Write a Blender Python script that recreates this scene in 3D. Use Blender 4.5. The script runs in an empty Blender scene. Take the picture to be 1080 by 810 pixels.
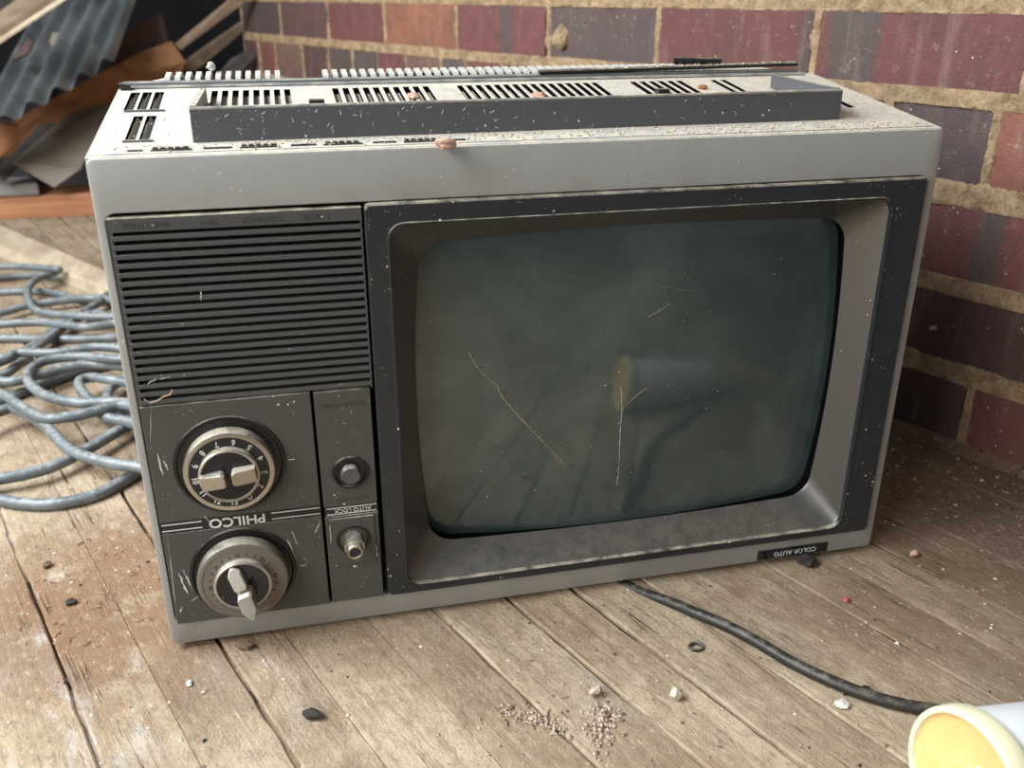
import bpy, bmesh, math, random
from mathutils import Vector, Matrix, noise
R = math.radians
C = bpy.context.scene.collection
random.seed(7)

# ------------------------------------------------------------------ camera geometry
F_PX, CX, CY = 965.0, 540.0, 405.0
PITCH = math.atan((CY + 8.0) / F_PX)
YAW = R(13.22)
CAM = Vector((-0.1621, -0.5625, 0.4287))

def ray(x, y):
    d = Vector(((x - CX) / F_PX, 1.0, -(y - CY) / F_PX))
    c, s = math.cos(PITCH), math.sin(PITCH)
    v = Vector((d.x, c * d.y + s * d.z, -s * d.y + c * d.z))
    c, s = math.cos(YAW), math.sin(YAW)
    return Vector((c * v.x + s * v.y, -s * v.x + c * v.y, v.z))

def onz(x, y, z=0.0):          # where the sight line meets a level plane
    r = ray(x, y); return CAM + r * ((z - CAM.z) / r.z)

def at(x, y, Y):               # where it meets a depth
    r = ray(x, y); return CAM + r * ((Y - CAM.y) / r.y)

# ------------------------------------------------------------------ node helpers
class NT:
    def __init__(s, name):
        s.m = bpy.data.materials.new(name); s.m.use_nodes = True
        s.t = s.m.node_tree; s.b = s.t.nodes['Principled BSDF']; s.out = s.t.nodes['Material Output']
        tc = s.t.nodes.new('ShaderNodeTexCoord'); s.obj = tc.outputs['Object']
    def n(s, kind, **kw):
        nd = s.t.nodes.new(kind)
        for k, v in kw.items(): setattr(nd, k, v)
        return nd
    def put(s, sock, v):
        if hasattr(v, 'is_output') or hasattr(v, 'links'): s.t.links.new(v, sock)
        elif isinstance(v, (tuple, list)) and len(v) == 3 and sock.type == 'RGBA': sock.default_value = (*v, 1)
        else: sock.default_value = v
    def mapping(s, rot=(0, 0, 0), scale=(1, 1, 1), vec=None, loc=(0, 0, 0)):
        m = s.n('ShaderNodeMapping'); s.put(m.inputs['Vector'], vec or s.obj)
        m.inputs['Rotation'].default_value = rot; m.inputs['Scale'].default_value = scale
        m.inputs['Location'].default_value = loc
        return m.outputs[0]
    def noise(s, scale, detail=4, rough=0.55, vec=None, dist=0.0):
        m = s.n('ShaderNodeTexNoise'); s.put(m.inputs['Vector'], vec or s.obj)
        m.inputs['Scale'].default_value = scale; m.inputs['Detail'].default_value = detail
        m.inputs['Roughness'].default_value = rough; m.inputs['Distortion'].default_value = dist
        return m.outputs[0]
    def vor(s, scale, vec=None, out='Distance', rnd=1.0):
        m = s.n('ShaderNodeTexVoronoi'); s.put(m.inputs['Vector'], vec or s.obj)
        m.inputs['Scale'].default_value = scale; m.inputs['Randomness'].default_value = rnd
        return m.outputs[out]
    def ramp(s, v, a, b, lo=0.0, hi=1.0, smooth=True):
        m = s.n('ShaderNodeMapRange')
        if smooth: m.interpolation_type = 'SMOOTHSTEP'
        s.put(m.inputs[0], v)
        for i, q in enumerate((a, b, lo, hi)): m.inputs[i + 1].default_value = q
        return m.outputs[0]
    def math(s, op, a, b=0.0):
        m = s.n('ShaderNodeMath', operation=op); s.put(m.inputs[0], a); s.put(m.inputs[1], b); return m.outputs[0]
    def mix(s, f, a, b):
        m = s.n('ShaderNodeMix', data_type='RGBA'); s.put(m.inputs[0], f); s.put(m.inputs[6], a); s.put(m.inputs[7], b)
        return m.outputs[2]
    def attr(s, name):
        m = s.n('ShaderNodeAttribute', attribute_name=name); return m
    def upness(s):             # how much the surface faces up, for settled dust
        g = s.n('ShaderNodeNewGeometry'); sp = s.n('ShaderNodeSeparateXYZ')
        s.put(sp.inputs[0], g.outputs['Normal']); return sp.outputs[2]
    def bump(s, h, strength=0.3, dist=0.001):
        b = s.n('ShaderNodeBump'); s.put(b.inputs['Height'], h)
        b.inputs['Strength'].default_value = strength; b.inputs['Distance'].default_value = dist
        s.put(s.b.inputs['Normal'], b.outputs[0]); return b.outputs[0]
    def set(s, **kw):
        for k, v in kw.items(): s.put(s.b.inputs[k.replace('_', ' ')], v)
        return s

DUST = (0.64, 0.57, 0.45)

def plastic(name, col, rough=0.5, metal=0.0, dust=0.9, speck=0.5, grime=0.3, bump=0.15, litter=0.35):
    t = NT(name)
    big = t.noise(14, 5); fine = t.noise(900, 3, 0.7)
    c = t.mix(t.math('MULTIPLY', t.ramp(big, 0.42, 0.72), grime), col, (col[0] * 0.62 + 0.012, col[1] * 0.58 + 0.009, col[2] * 0.52 + 0.005))
    if speck:                  # dried paint and plaster flecks
        d = t.vor(130); rnd = t.noise(45, 1)
        sp = t.math('MULTIPLY', t.ramp(d, 0.11, 0.07), t.ramp(rnd, 0.53, 0.57))
        d2 = t.vor(420); sp2 = t.math('MULTIPLY', t.ramp(d2, 0.16, 0.08), t.ramp(t.noise(90, 1), 0.58, 0.62))
        sp = t.math('MULTIPLY', t.math('MAXIMUM', sp, t.math('MULTIPLY', sp2, 0.7)), speck)
        c = t.mix(sp, c, (0.72, 0.70, 0.64))
    up = t.upness()
    dn = t.math('ADD', t.math('MULTIPLY', fine, 0.5), t.math('MULTIPLY', t.noise(70, 6, 0.7), 0.9))
    du = t.math('MULTIPLY', t.ramp(up, 0.45, 0.9), t.ramp(dn, 0.48, 0.85))
    du = t.math('MULTIPLY', du, dust)
    sx = t.n('ShaderNodeSeparateXYZ'); t.put(sx.inputs[0], t.obj)
    lit = t.math('MULTIPLY', t.ramp(t.noise(300, 5, 0.8), 0.46, 0.62), t.math('MULTIPLY', t.ramp(t.math('ADD', sx.outputs[0], t.math('MULTIPLY', t.noise(20, 4), 0.35)), 0.0, 0.35, 0.40, 1.0), litter * 2))
    c = t.mix(du, c, t.mix(lit, DUST, (0.30, 0.225, 0.145)))
    t.set(Base_Color=c, Roughness=t.math('ADD', t.math('MULTIPLY', du, 0.4), t.math('ADD', t.math('MULTIPLY', big, 0.15), rough - 0.08)),
          Metallic=t.math('MULTIPLY', t.math('SUBTRACT', 1.0, du), metal))
    t.bump(t.noise(1400, 2, 0.6), bump, 0.0006)
    return t.m

M = {}
M['silver'] = plastic('silver_painted_plastic', (0.34, 0.345, 0.335), 0.42, 0.25, 0.9, 0.55, 0.35)
M['top'] = plastic('dusty_grey_plastic', (0.42, 0.43, 0.43), 0.38, 0.0, 0.9, 0.3, 0.3)
M['panel'] = plastic('charcoal_plastic', (0.062, 0.063, 0.061), 0.42, 0.0, 1.0, 0.9, 0.2)
M['slat'] = plastic('grille_plastic', (0.066, 0.068, 0.070), 0.42, 0.0, 0.0, 0.25, 0.1)
M['surround'] = plastic('smooth_dark_plastic', (0.018, 0.022, 0.028), 0.34, 0.0, 0.75, 1.0, 0.3)
M['bezel'] = plastic('dark_silver_paint', (0.150, 0.148, 0.142), 0.36, 0.75, 0.16, 0.6, 0.12)
M['bar'] = plastic('grey_black_plastic', (0.075, 0.078, 0.085), 0.45, 0.0, 0.85, 0.8, 0.2)
M['ribs'] = plastic('pale_grey_plastic', (0.42, 0.45, 0.47), 0.32, 0.0, 0.6, 0.1, 0.2)
M['black'] = plastic('black_plastic', (0.008, 0.008, 0.010), 0.35, 0.0, 0.3, 0.0, 0.1)
M['gloss'] = plastic('gloss_black', (0.008, 0.010, 0.016), 0.15, 0.0, 0.3, 0.2, 0.1, 0.02)
M['chrome'] = plastic('dirty_chrome', (0.50, 0.47, 0.42), 0.30, 0.85, 0.8, 0.3, 0.9, 0.4)
M['dull_metal'] = plastic('grimy_aluminium', (0.20, 0.185, 0.165), 0.42, 0.55, 0.6, 0.5, 0.9, 0.5)
M['ink'] = plastic('white_lettering', (0.62, 0.62, 0.60), 0.5, 0.0, 0.0, 0.0, 0.6)
M['faint'] = plastic('dark_moulded_lettering', (0.040, 0.040, 0.038), 0.5, 0.0, 0.0, 0.0, 0.1)

t = NT('void'); t.set(Base_Color=(0.004, 0.004, 0.005), Roughness=0.9); t.b.inputs['Specular IOR Level'].default_value = 0.0; M['void'] = t.m

t = NT('tube_glass')           # grey green tube face under a film of dust
film = t.ramp(t.noise(9, 5, 0.6, dist=0.6), 0.35, 0.75)
c = t.mix(film, (0.027, 0.046, 0.048), (0.066, 0.094, 0.092))
sp = t.math('MULTIPLY', t.ramp(t.vor(150), 0.09, 0.05), t.ramp(t.noise(50, 1), 0.60, 0.64))
c = t.mix(sp, c, (0.6, 0.6, 0.55))
t.set(Base_Color=c, Roughness=0.42, Coat_Weight=1.0, Coat_Roughness=t.ramp(film, 0, 1, 0.07, 0.15), Coat_IOR=1.65)
t.b.inputs['Specular IOR Level'].default_value = 0.3
M['glass'] = t.m

t = NT('dust_lines'); t.set(Base_Color=(0.32, 0.26, 0.18), Roughness=0.9); M['smear'] = t.m

# ---- floor boards
BA = R(22.5)                   # the boards run this far off the depth axis
BM = Vector((math.cos(BA), math.sin(BA), 0)); BE = Vector((-math.sin(BA), math.cos(BA), 0))
t = NT('weathered_boards')
v = t.mapping(rot=(0, 0, -BA))             # x across the boards, y along them
rnd = t.attr('board').outputs['Fac']
off = t.n('ShaderNodeCombineXYZ'); t.put(off.inputs[2], t.math('MULTIPLY', rnd, 7.3))
va = t.n('ShaderNodeVectorMath', operation='ADD'); t.put(va.inputs[0], v); t.put(va.inputs[1], off.outputs[0]); vv = va.outputs[0]
grain = t.noise(1, 6, 0.65, vec=t.mapping(vec=vv, scale=(260, 9, 3)), dist=0.4)
grain2 = t.noise(1, 5, 0.6, vec=t.mapping(vec=vv, scale=(70, 4, 3)), dist=0.8)
blot = t.noise(7, 6, 0.62, vec=vv, dist=0.5)
blot2 = t.noise(24, 6, 0.7)
c = t.mix(t.ramp(blot, 0.32, 0.70), (0.315, 0.225, 0.142), (0.58, 0.465, 0.325))
c = t.mix(t.math('MULTIPLY', t.ramp(grain2, 0.45, 0.75), 0.55), c, (0.225, 0.16, 0.105))
c = t.mix(t.math('MULTIPLY', t.ramp(t.noise(5, 4, 0.6, vec=t.mapping(vec=vv, loc=(3, 1, 2))), 0.52, 0.70), 0.55), c, (0.42, 0.40, 0.37))
c = t.mix(t.math('MULTIPLY', t.ramp(grain, 0.50, 0.72), 0.35), c, (0.15, 0.105, 0.07))
c = t.mix(t.math('MULTIPLY', t.ramp(rnd, 0, 1), 0.22), c, (0.28, 0.21, 0.14))
c = t.mix(t.math('MULTIPLY', t.ramp(blot2, 0.60, 0.74), 0.6), c, (0.56, 0.48, 0.36))
# worn pale paint in streaks
wp = t.noise(1, 5, 0.7, vec=t.mapping(vec=v, scale=(45, 11, 1)), dist=0.6)
def spot(x, y, r0, r1):
    d = t.n('ShaderNodeVectorMath', operation='DISTANCE'); t.put(d.inputs[0], t.obj); d.inputs[1].default_value = (x, y, 0)
    return t.ramp(d.outputs['Value'], r0, r1, 1.0, 0.0)
nz = t.noise(18, 5, 0.65)
pale = t.math('MULTIPLY', t.ramp(wp, 0.50, 0.66), spot(-0.42, -0.05, 0.05, 0.32))
st = t.noise(1, 6, 0.7, vec=t.mapping(vec=v, scale=(22, 8, 1)), dist=1.2)
c = t.mix(t.math('MULTIPLY', t.ramp(st, 0.50, 0.66), 0.55), c, (0.235, 0.165, 0.105))
c = t.mix(t.math('MULTIPLY', pale, 0.75), c, (0.60, 0.585, 0.56))
# red brown earth tipped out beside the set
er = t.math('MULTIPLY', spot(-0.320, 0.075, 0.05, 0.19), t.ramp(nz, 0.28, 0.50))
c = t.mix(t.math('MULTIPLY', er, 0.95), c, (0.235, 0.135, 0.075))
er2 = t.math('MULTIPLY', spot(-0.25, -0.02, 0.0, 0.09), t.ramp(nz, 0.35, 0.6))
c = t.mix(t.math('MULTIPLY', er2, 0.5), c, (0.24, 0.17, 0.12))
# dark wall-foot soil, widened to paint in the dimmer light on the right
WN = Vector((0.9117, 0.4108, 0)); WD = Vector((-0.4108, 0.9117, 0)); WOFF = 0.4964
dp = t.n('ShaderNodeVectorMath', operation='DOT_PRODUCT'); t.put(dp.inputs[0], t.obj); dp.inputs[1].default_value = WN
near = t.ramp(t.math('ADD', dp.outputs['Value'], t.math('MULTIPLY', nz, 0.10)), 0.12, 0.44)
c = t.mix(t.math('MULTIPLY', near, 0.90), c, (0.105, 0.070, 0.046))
# litter
cr = t.vor(190, out='Color'); cd = t.vor(190)
sc_ = t.n('ShaderNodeSeparateColor'); t.put(sc_.inputs[0], cr)
chip = t.math('MULTIPLY', t.ramp(cd, 0.30, 0.22), t.ramp(sc_.outputs[0], 0.90, 0.91))
c = t.mix(t.math('MULTIPLY', chip, 0.8), c, t.mix(sc_.outputs[1], (0.10, 0.06, 0.04), (0.72, 0.66, 0.54)))
mot = t.noise(1, 6, 0.8, vec=t.mapping(vec=vv, scale=(210, 90, 90)), dist=0.3)
c = t.mix(t.math('MULTIPLY', t.ramp(mot, 0.52, 0.66), 0.50), c, (0.17, 0.115, 0.072))
c = t.mix(t.math('MULTIPLY', t.ramp(mot, 0.45, 0.36), 0.35), c, (0.66, 0.57, 0.43))
cru = t.noise(75, 7, 0.75, dist=0.8)
c = t.mix(t.math('MULTIPLY', t.ramp(cru, 0.52, 0.64), 0.35), c, (0.25, 0.175, 0.11))
crack = t.noise(1, 3, 0.5, vec=t.mapping(vec=vv, scale=(95, 2.2, 3)), dist=0.5)
crk = t.ramp(t.math('ABSOLUTE', t.math('SUBTRACT', crack, 0.5)), 0.012, 0.003)
crk = t.math('MULTIPLY', crk, t.ramp(t.noise(11, 3), 0.5, 0.62))
c = t.mix(t.math('MULTIPLY', crk, 0.85), c, (0.05, 0.032, 0.02))
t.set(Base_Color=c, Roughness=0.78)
t.b.inputs['Specular IOR Level'].default_value = 0.35
h = t.math('ADD', t.math('MULTIPLY', t.math('SUBTRACT', grain, t.math('MULTIPLY', crk, 1.0)), 0.6), t.math('ADD', t.math('MULTIPLY', t.noise(330, 4, 0.7), 0.55), t.math('MULTIPLY', chip, 0.4)))
h = t.math('ADD', h, t.math('MULTIPLY', cru, 1.6))
t.bump(h, 0.8, 0.0022)
M['boards'] = t.m
t = NT('gap_dirt'); t.set(Base_Color=(0.045, 0.029, 0.018), Roughness=0.95); M['gap'] = t.m

# ---- brick and mortar
t = NT('old_brick')
at_ = t.attr('tone')
base = at_.outputs['Color']
n1 = t.noise(16, 6, 0.65, dist=0.5); n2 = t.noise(1, 4, 0.6, vec=t.mapping(scale=(60, 60, 9)))
c = t.mix(t.math('MULTIPLY', t.ramp(n1, 0.40, 0.70), 0.40), base, (0.075, 0.048, 0.046))
c = t.mix(t.math('MULTIPLY', t.ramp(n2, 0.52, 0.78), 0.28), c, (0.38, 0.27, 0.23))
c = t.mix(t.math('MULTIPLY', t.ramp(t.noise(60, 6, 0.8), 0.45, 0.70), 0.45), c, (0.085, 0.050, 0.043))
c = t.mix(t.math('MULTIPLY', t.ramp(t.noise(95, 6, 0.75), 0.57, 0.74), 0.6), c, (0.40, 0.32, 0.23))
wsp = t.math('MULTIPLY', t.ramp(t.vor(120), 0.12, 0.06), t.ramp(t.noise(30, 1), 0.56, 0.6))
c = t.mix(wsp, c, (0.72, 0.68, 0.60))
c = t.mix(t.ramp(t.upness(), 0.35, 0.75), c, (0.42, 0.34, 0.23))
t.set(Base_Color=c, Roughness=0.72)
t.bump(t.math('ADD', t.noise(420, 4, 0.7), t.math('MULTIPLY', n1, 1.5)), 0.9, 0.0022)
M['brick'] = t.m
t = NT('sandy_mortar')
n1 = t.noise(60, 8, 0.75); n2 = t.noise(9, 4)
c = t.mix(t.ramp(n1, 0.35, 0.66), (0.41, 0.270, 0.150), (0.82, 0.59, 0.35))
c = t.mix(t.math('MULTIPLY', t.ramp(t.noise(420, 3, 0.7), 0.50, 0.66), 0.45), c, (0.20, 0.135, 0.08))
c = t.mix(t.math('MULTIPLY', t.ramp(n2, 0.5, 0.75), 0.4), c, (0.30, 0.24, 0.18))
t.set(Base_Color=c, Roughness=0.95)
t.bump(t.math('ADD', t.noise(620, 4, 0.8), t.noise(220, 4, 0.7)), 1.0, 0.0045)
M['mortar'] = t.m

def wood(name, a, b, scale=(3, 3, 60), rot=(0, 0, 0), rough=0.75, stain=0.4):
    t = NT(name)
    g = t.noise(1, 5, 0.6, vec=t.mapping(scale=scale, rot=rot), dist=0.7)
    c = t.mix(t.ramp(g, 0.35, 0.68), a, b)
    c = t.mix(t.math('MULTIPLY', t.ramp(t.noise(9, 5), 0.5, 0.75), stain), c, tuple(q * 0.45 for q in a))
    t.set(Base_Color=c, Roughness=rough); t.bump(g, 0.4, 0.002); return t.m
M['w_orange'] = wood('orange_brown_timber', (0.36, 0.155, 0.075), (0.52, 0.25, 0.125), (4, 60, 60))
M['w_rust'] = wood('rust_brown_board', (0.19, 0.09, 0.045), (0.34, 0.16, 0.07), (6, 30, 30))
M['w_pale'] = wood('pale_dusty_board', (0.48, 0.385, 0.27), (0.64, 0.54, 0.40), (50, 8, 50))
M['w_tan'] = wood('tan_lath', (0.21, 0.15, 0.10), (0.31, 0.23, 0.155), (20, 20, 20))
M['w_dark'] = wood('dark_aged_timber', (0.040, 0.034, 0.034), (0.075, 0.060, 0.055), (10, 10, 40))
M['w_black'] = wood('shade_black_planks', (0.003, 0.003, 0.005), (0.007, 0.006, 0.008), (8, 8, 2))  # near-black colour carries the deep shade at the back
M['w_grey'] = wood('weathered_grey_panel', (0.15, 0.13, 0.105), (0.23, 0.20, 0.165), (5, 5, 5))
M['w_greyplank'] = wood('grey_plank', (0.17, 0.155, 0.15), (0.26, 0.24, 0.22), (6, 30, 30))
t = NT('galvanised_sheet'); n1 = t.noise(12, 5)
t.set(Base_Color=t.mix(t.ramp(n1, 0.35, 0.7), (0.12, 0.138, 0.150), (0.24, 0.262, 0.272)), Roughness=0.5, Metallic=0.35); M['tin'] = t.m; M['rail'] = plastic('blue_grey_rail', (0.075, 0.085, 0.095), 0.35, 0.0, 0.4, 0.3, 0.2)
t = NT('rubber_hose'); n1 = t.noise(40, 5)
c = t.mix(t.ramp(n1, 0.4, 0.7), (0.105, 0.120, 0.128), (0.175, 0.192, 0.198))
c = t.mix(t.math('MULTIPLY', t.math('MULTIPLY', t.ramp(t.upness(), 0.3, 0.95), t.ramp(t.noise(130, 5, 0.7), 0.35, 0.7)), 0.55), c, (0.47, 0.49, 0.47))
t.set(Base_Color=c, Roughness=0.42); M['hose'] = t.m
t = NT('black_flex'); n1 = t.noise(160, 5, 0.7)
c = t.mix(t.math('MULTIPLY', t.math('MULTIPLY', t.ramp(t.upness(), 0.2, 0.95), t.ramp(n1, 0.42, 0.7)), 0.6), (0.022, 0.020, 0.018), (0.24, 0.20, 0.15))
t.set(Base_Color=c, Roughness=0.5); M['flex'] = t.m
t = NT('yellow_lid_plastic'); n1 = t.noise(22, 5, 0.6)
t.set(Base_Color=t.mix(t.ramp(n1, 0.38, 0.72), (0.80, 0.56, 0.24), (0.74, 0.46, 0.15)), Roughness=0.33, Subsurface_Weight=0.25, Subsurface_Radius=(0.01, 0.006, 0.002)); M['lid'] = t.m
t = NT('lid_rim_plastic'); t.set(Base_Color=(0.80, 0.78, 0.54), Roughness=0.33, Subsurface_Weight=0.25, Subsurface_Radius=(0.01, 0.008, 0.004)); M['rim'] = t.m
t = NT('white_tub_plastic'); t.set(Base_Color=(0.80, 0.83, 0.85), Roughness=0.35); M['tub'] = t.m
def flat(name, col, rough=0.85):
    t = NT(name); n1 = t.noise(120, 5, 0.7)
    t.set(Base_Color=t.mix(t.ramp(n1, 0.35, 0.7), tuple(q * 0.7 for q in col), col), Roughness=rough); t.bump(n1, 0.5, 0.001); return t.m
M['stone'] = flat('pale_rubble', (0.66, 0.58, 0.48))
M['pink'] = flat('pinkish_plaster_crumbs', (0.60, 0.47, 0.40))
M['redchip'] = flat('red_chip', (0.50, 0.12, 0.11))
M['peach'] = flat('peach_flake', (0.58, 0.36, 0.27))
M['white'] = flat('white_flake', (0.78, 0.74, 0.68))
M['tarry'] = flat('dark_crumb', (0.035, 0.028, 0.025))
M['soil'] = flat('brown_soil', (0.17, 0.105, 0.065))
M['grit'] = flat('tan_grit', (0.50, 0.40, 0.28))
M['straw'] = flat('dry_straw', (0.48, 0.33, 0.20))
M['redwood'] = flat('faded_red_wood', (0.12, 0.07, 0.06))

# ------------------------------------------------------------------ mesh helpers
class MB:
    def __init__(s): s.v = []; s.f = []; s.mi = []
    def add(s, vs, fs, mi=0):
        o = len(s.v); s.v += [Vector(p) for p in vs]; s.f += [tuple(i + o for i in f) for f in fs]; s.mi += [mi] * len(fs)
    def box(s, x0, x1, y0, y1, z0, z1, mi=0, M4=None):
        vs = [Vector((x, y, z)) for z in (z0, z1) for y in (y0, y1) for x in (x0, x1)]
        if M4: vs = [M4 @ p for p in vs]
        s.add(vs, [(0, 2, 3, 1), (4, 5, 7, 6), (0, 1, 5, 4), (2, 6, 7, 3), (0, 4, 6, 2), (1, 3, 7, 5)], mi)
    def loops(s, ls, mi=0, cap0=False, cap1=False, closed=True):
        n = len(ls[0]); o = len(s.v)
        for l in ls: s.v += [Vector(p) for p in l]
        for k in range(len(ls) - 1):
            for i in range(n if closed else n - 1):
                j = (i + 1) % n
                s.f.append((o + k * n + i, o + k * n + j, o + (k + 1) * n + j, o + (k + 1) * n + i)); s.mi.append(mi)
        if cap0: s.f.append(tuple(o + i for i in reversed(range(n)))); s.mi.append(mi)
        if cap1: s.f.append(tuple(o + (len(ls) - 1) * n + i for i in range(n))); s.mi.append(mi)
    def tube(s, pts, r, seg=10, mi=0, cap=True):
        pts = [Vector(p) for p in pts]; ls = []; up = Vector((0, 0, 1))
        for i, p in enumerate(pts):
            tdir = (pts[min(i + 1, len(pts) - 1)] - pts[max(i - 1, 0)]).normalized()
            u = up - tdir * up.dot(tdir)
            if u.length < 1e-4: u = Vector((1, 0, 0)) - tdir * tdir.x
            u.normalize(); w = tdir.cross(u); up = u
            rr = r[i] if isinstance(r, (list, tuple)) else r
            ls.append([p + (u * math.cos(a) + w * math.sin(a)) * rr for a in (k * 2 * math.pi / seg for k in range(seg))])
        s.loops(ls, mi, cap, cap)
    def lathe(s, cx, cz, prof, seg=48, mi=0, cap=True, sx=1.0):   # prof: (radius, y) about an axis along -y
        ls = [[(cx + sx * r * math.cos(a), y, cz + r * math.sin(a)) for a in (k * 2 * math.pi / seg for k in range(seg))] for r, y in prof]
        s.loops(ls, mi, False, cap)
    def build(s, name, mats, parent=None, smooth=None, bevel=0, seg=2):
        me = bpy.data.meshes.new(name); me.from_pydata([tuple(p) for p in s.v], [], s.f); me.update()
        if not isinstance(mats, (list, tuple)): mats = [mats]
        for m in mats: me.materials.append(m)
        me.polygons.foreach_set('material_index', s.mi)
        b = bmesh.new(); b.from_mesh(me); bmesh.ops.recalc_face_normals(b, faces=b.faces); b.to_mesh(me); b.free()
        if smooth is not None: me.shade_smooth(); me.set_sharp_from_angle(angle=R(smooth))
        o = bpy.data.objects.new(name, me); C.objects.link(o)
        if parent: o.parent = parent; o.matrix_parent_inverse = parent.matrix_world.inverted() if False else Matrix.Translation(-parent.location)
        if bevel:
            bv = o.modifiers.new('bevel', 'BEVEL'); bv.width = bevel; bv.segments = seg; bv.limit_method = 'ANGLE'; bv.angle_limit = R(40)
        return o

def tag(o, label=None, cat=None, group=None, kind=None):
    if label: o['label'] = label
    if cat: o['category'] = cat
    if group: o['group'] = group
    if kind: o['kind'] = kind
    return o

def empty(name, loc=(0, 0, 0)):
    o = bpy.data.objects.new(name, None); C.objects.link(o); o.location = loc; o.empty_display_size = 0.05; return o

def rloop(x0, z0, x1, z1, r, y, nc=7, ns=10, bow=(0, 0)):
    """rounded rectangle in the xz plane; bow = how far the sides and the top/bottom swell"""
    pts = []
    def side(ax, az, bx, bz, ox, oz):
        for k in range(1, ns):
            u = k / ns; w = 4 * u * (1 - u); pts.append((ax + (bx - ax) * u + ox * w, y, az + (bz - az) * u + oz * w))
    def corner(cx, cz, a0):
        for k in range(nc + 1):
            a = a0 + math.pi / 2 * k / nc; pts.append((cx + r * math.cos(a), y, cz + r * math.sin(a)))
    corner(x0 + r, z0 + r, math.pi); side(x0 + r, z0, x1 - r, z0, 0, -bow[1])
    corner(x1 - r, z0 + r, 1.5 * math.pi); side(x1, z0 + r, x1, z1 - r, bow[0], 0)
    corner(x1 - r, z1 - r, 0); side(x1 - r, z1, x0 + r, z1, 0, bow[1])
    corner(x0 + r, z1 - r, math.pi / 2); side(x0, z1 - r, x0, z0 + r, -bow[0], 0)
    return pts

def text_mesh(body, size, loc, rot, name='lettering', extrude=0.0002, sx=1.0, bold=0.0):
    cu = bpy.data.curves.new(name, 'FONT'); cu.body = body; cu.size = size; cu.extrude = extrude; cu.offset = bold
    cu.align_x = 'CENTER'; cu.align_y = 'CENTER'
    o = bpy.data.objects.new(name, cu); C.objects.link(o); bpy.context.view_layer.update()
    me = bpy.data.meshes.new_from_object(o.evaluated_get(bpy.context.evaluated_depsgraph_get()))
    bpy.data.objects.remove(o); bpy.data.curves.remove(cu)
    mat = Matrix.Translation(Vector(loc)) @ rot @ Matrix.Diagonal((sx, 1, 1, 1))
    vs = [mat @ v.co for v in me.vertices]; fs = [tuple(p.vertices) for p in me.polygons]
    bpy.data.meshes.remove(me); return vs, fs
FRONT = Matrix.Rotation(math.pi / 2, 4, 'X')           # reads from the front
def flip(a=math.pi): return Matrix.Rotation(a, 4, 'Y') @ FRONT     # turned in the plane of the front

# ================================================================== THE TELEVISION (standing on its head)
tv = empty('television')
tag(tv, 'old silver and black portable television standing upside down on the floorboards', 'television')
SL = math.tan(R(7.5)); HT = 0.3426
def topz(y): return HT + SL * max(y, 0)

# front bezel: silver frame round the dark fascia
m = MB()
O = lambda y, d=0.0, r=0.006: rloop(-0.2765 + d, 0.0048 + d, 0.2765 - d, HT - d, r, y)
I = lambda y, d=0.0: rloop(-0.2712 - d, 0.0235 - d, 0.2678 + d, 0.3112 + d, 0.006, y)
m.loops([O(0.012, 0, .004), O(0.0014, 0, .004), O(0.0004, 0.0004, .004), O(0.0, 0.0012, .004), I(0.0, 0.0006), I(0.0008), I(0.013)])
m.build('front_frame', M['silver'], tv, 35)

# cabinet shell behind it
m = MB()
def ring(y, x0, x1, z0, z1, r=0.008): return rloop(x0, z0, x1, z1, r, y)
BACK = 0.222
m.loops([ring(0.0135, -0.2745, 0.2745, 0.0, topz(0.0135) - 0.0045), ring(0.02, -0.2765, 0.2755, 0.0, topz(0.02) - 0.0045),
         ring(0.170, -0.2785, 0.2690, 0.0, topz(0.170) - 0.0045), ring(0.176, -0.2785, 0.2690, 0.0, topz(0.176) - 0.0045)], 0)
m.build('cabinet_side_shell', M['top'], tv, 35)
m = MB()
m.loops([ring(0.1765, -0.2775, 0.2680, 0.0, topz(0.17) - 0.022), ring(0.215, -0.262, 0.2580, 0.004, topz(0.2) - 0.024),
         ring(0.260, -0.225, 0.2300, 0.020, 0.315), ring(0.330, -0.130, 0.140, 0.060, 0.27, 0.02), ring(0.375, -0.090, 0.100, 0.090, 0.24, 0.02), ring(0.380, -0.085, 0.095, 0.095, 0.235, 0.02)], 0, False, True)
m.build('rear_cover', M['black'], tv, 35)

# top plate with its slots: grid of cells, some left open
def plate(name, xs, ys, solid, mat, th=0.003, zf=None, lift=0.0, parent=tv, xf=None):
    m = MB(); nx, ny = len(xs) - 1, len(ys) - 1
    zf = zf or (lambda x, y: topz(y))
    X = xf or (lambda x, y: x)
    for i in range(nx):
        for j in range(ny):
            if not solid(i, j): continue
            x0, x1, y0, y1 = xs[i], xs[i + 1], ys[j], ys[j + 1]
            P = [Vector((X(x, y), y, zf(x, y) + lift)) for x, y in ((x0, y0), (x1, y0), (x1, y1), (x0, y1))]
            Q = [p - Vector((0, 0, th)) for p in P]
            m.add(P, [(0, 1, 2, 3)]); m.add(Q, [(3, 2, 1, 0)])
            for a, b, ii, jj in ((0, 1, i, j - 1), (1, 2, i + 1, j), (2, 3, i, j + 1), (3, 0, i - 1, j)):
                if not (0 <= ii < nx and 0 <= jj < ny and solid(ii, jj)):
                    m.add([P[a], Q[a], Q[b], P[b]], [(0, 1, 2, 3)], 1 if (0 <= ii < nx and 0 <= jj < ny) else 0)
    o = m.build(name, [mat, M['void']], parent)
    bm = bmesh.new(); bm.from_mesh(o.data); bmesh.ops.remove_doubles(bm, verts=bm.verts, dist=1e-6)
    bmesh.ops.recalc_face_normals(bm, faces=bm.faces); bm.to_mesh(o.data); bm.free()
    return o
PITCHX = 0.0073
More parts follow.
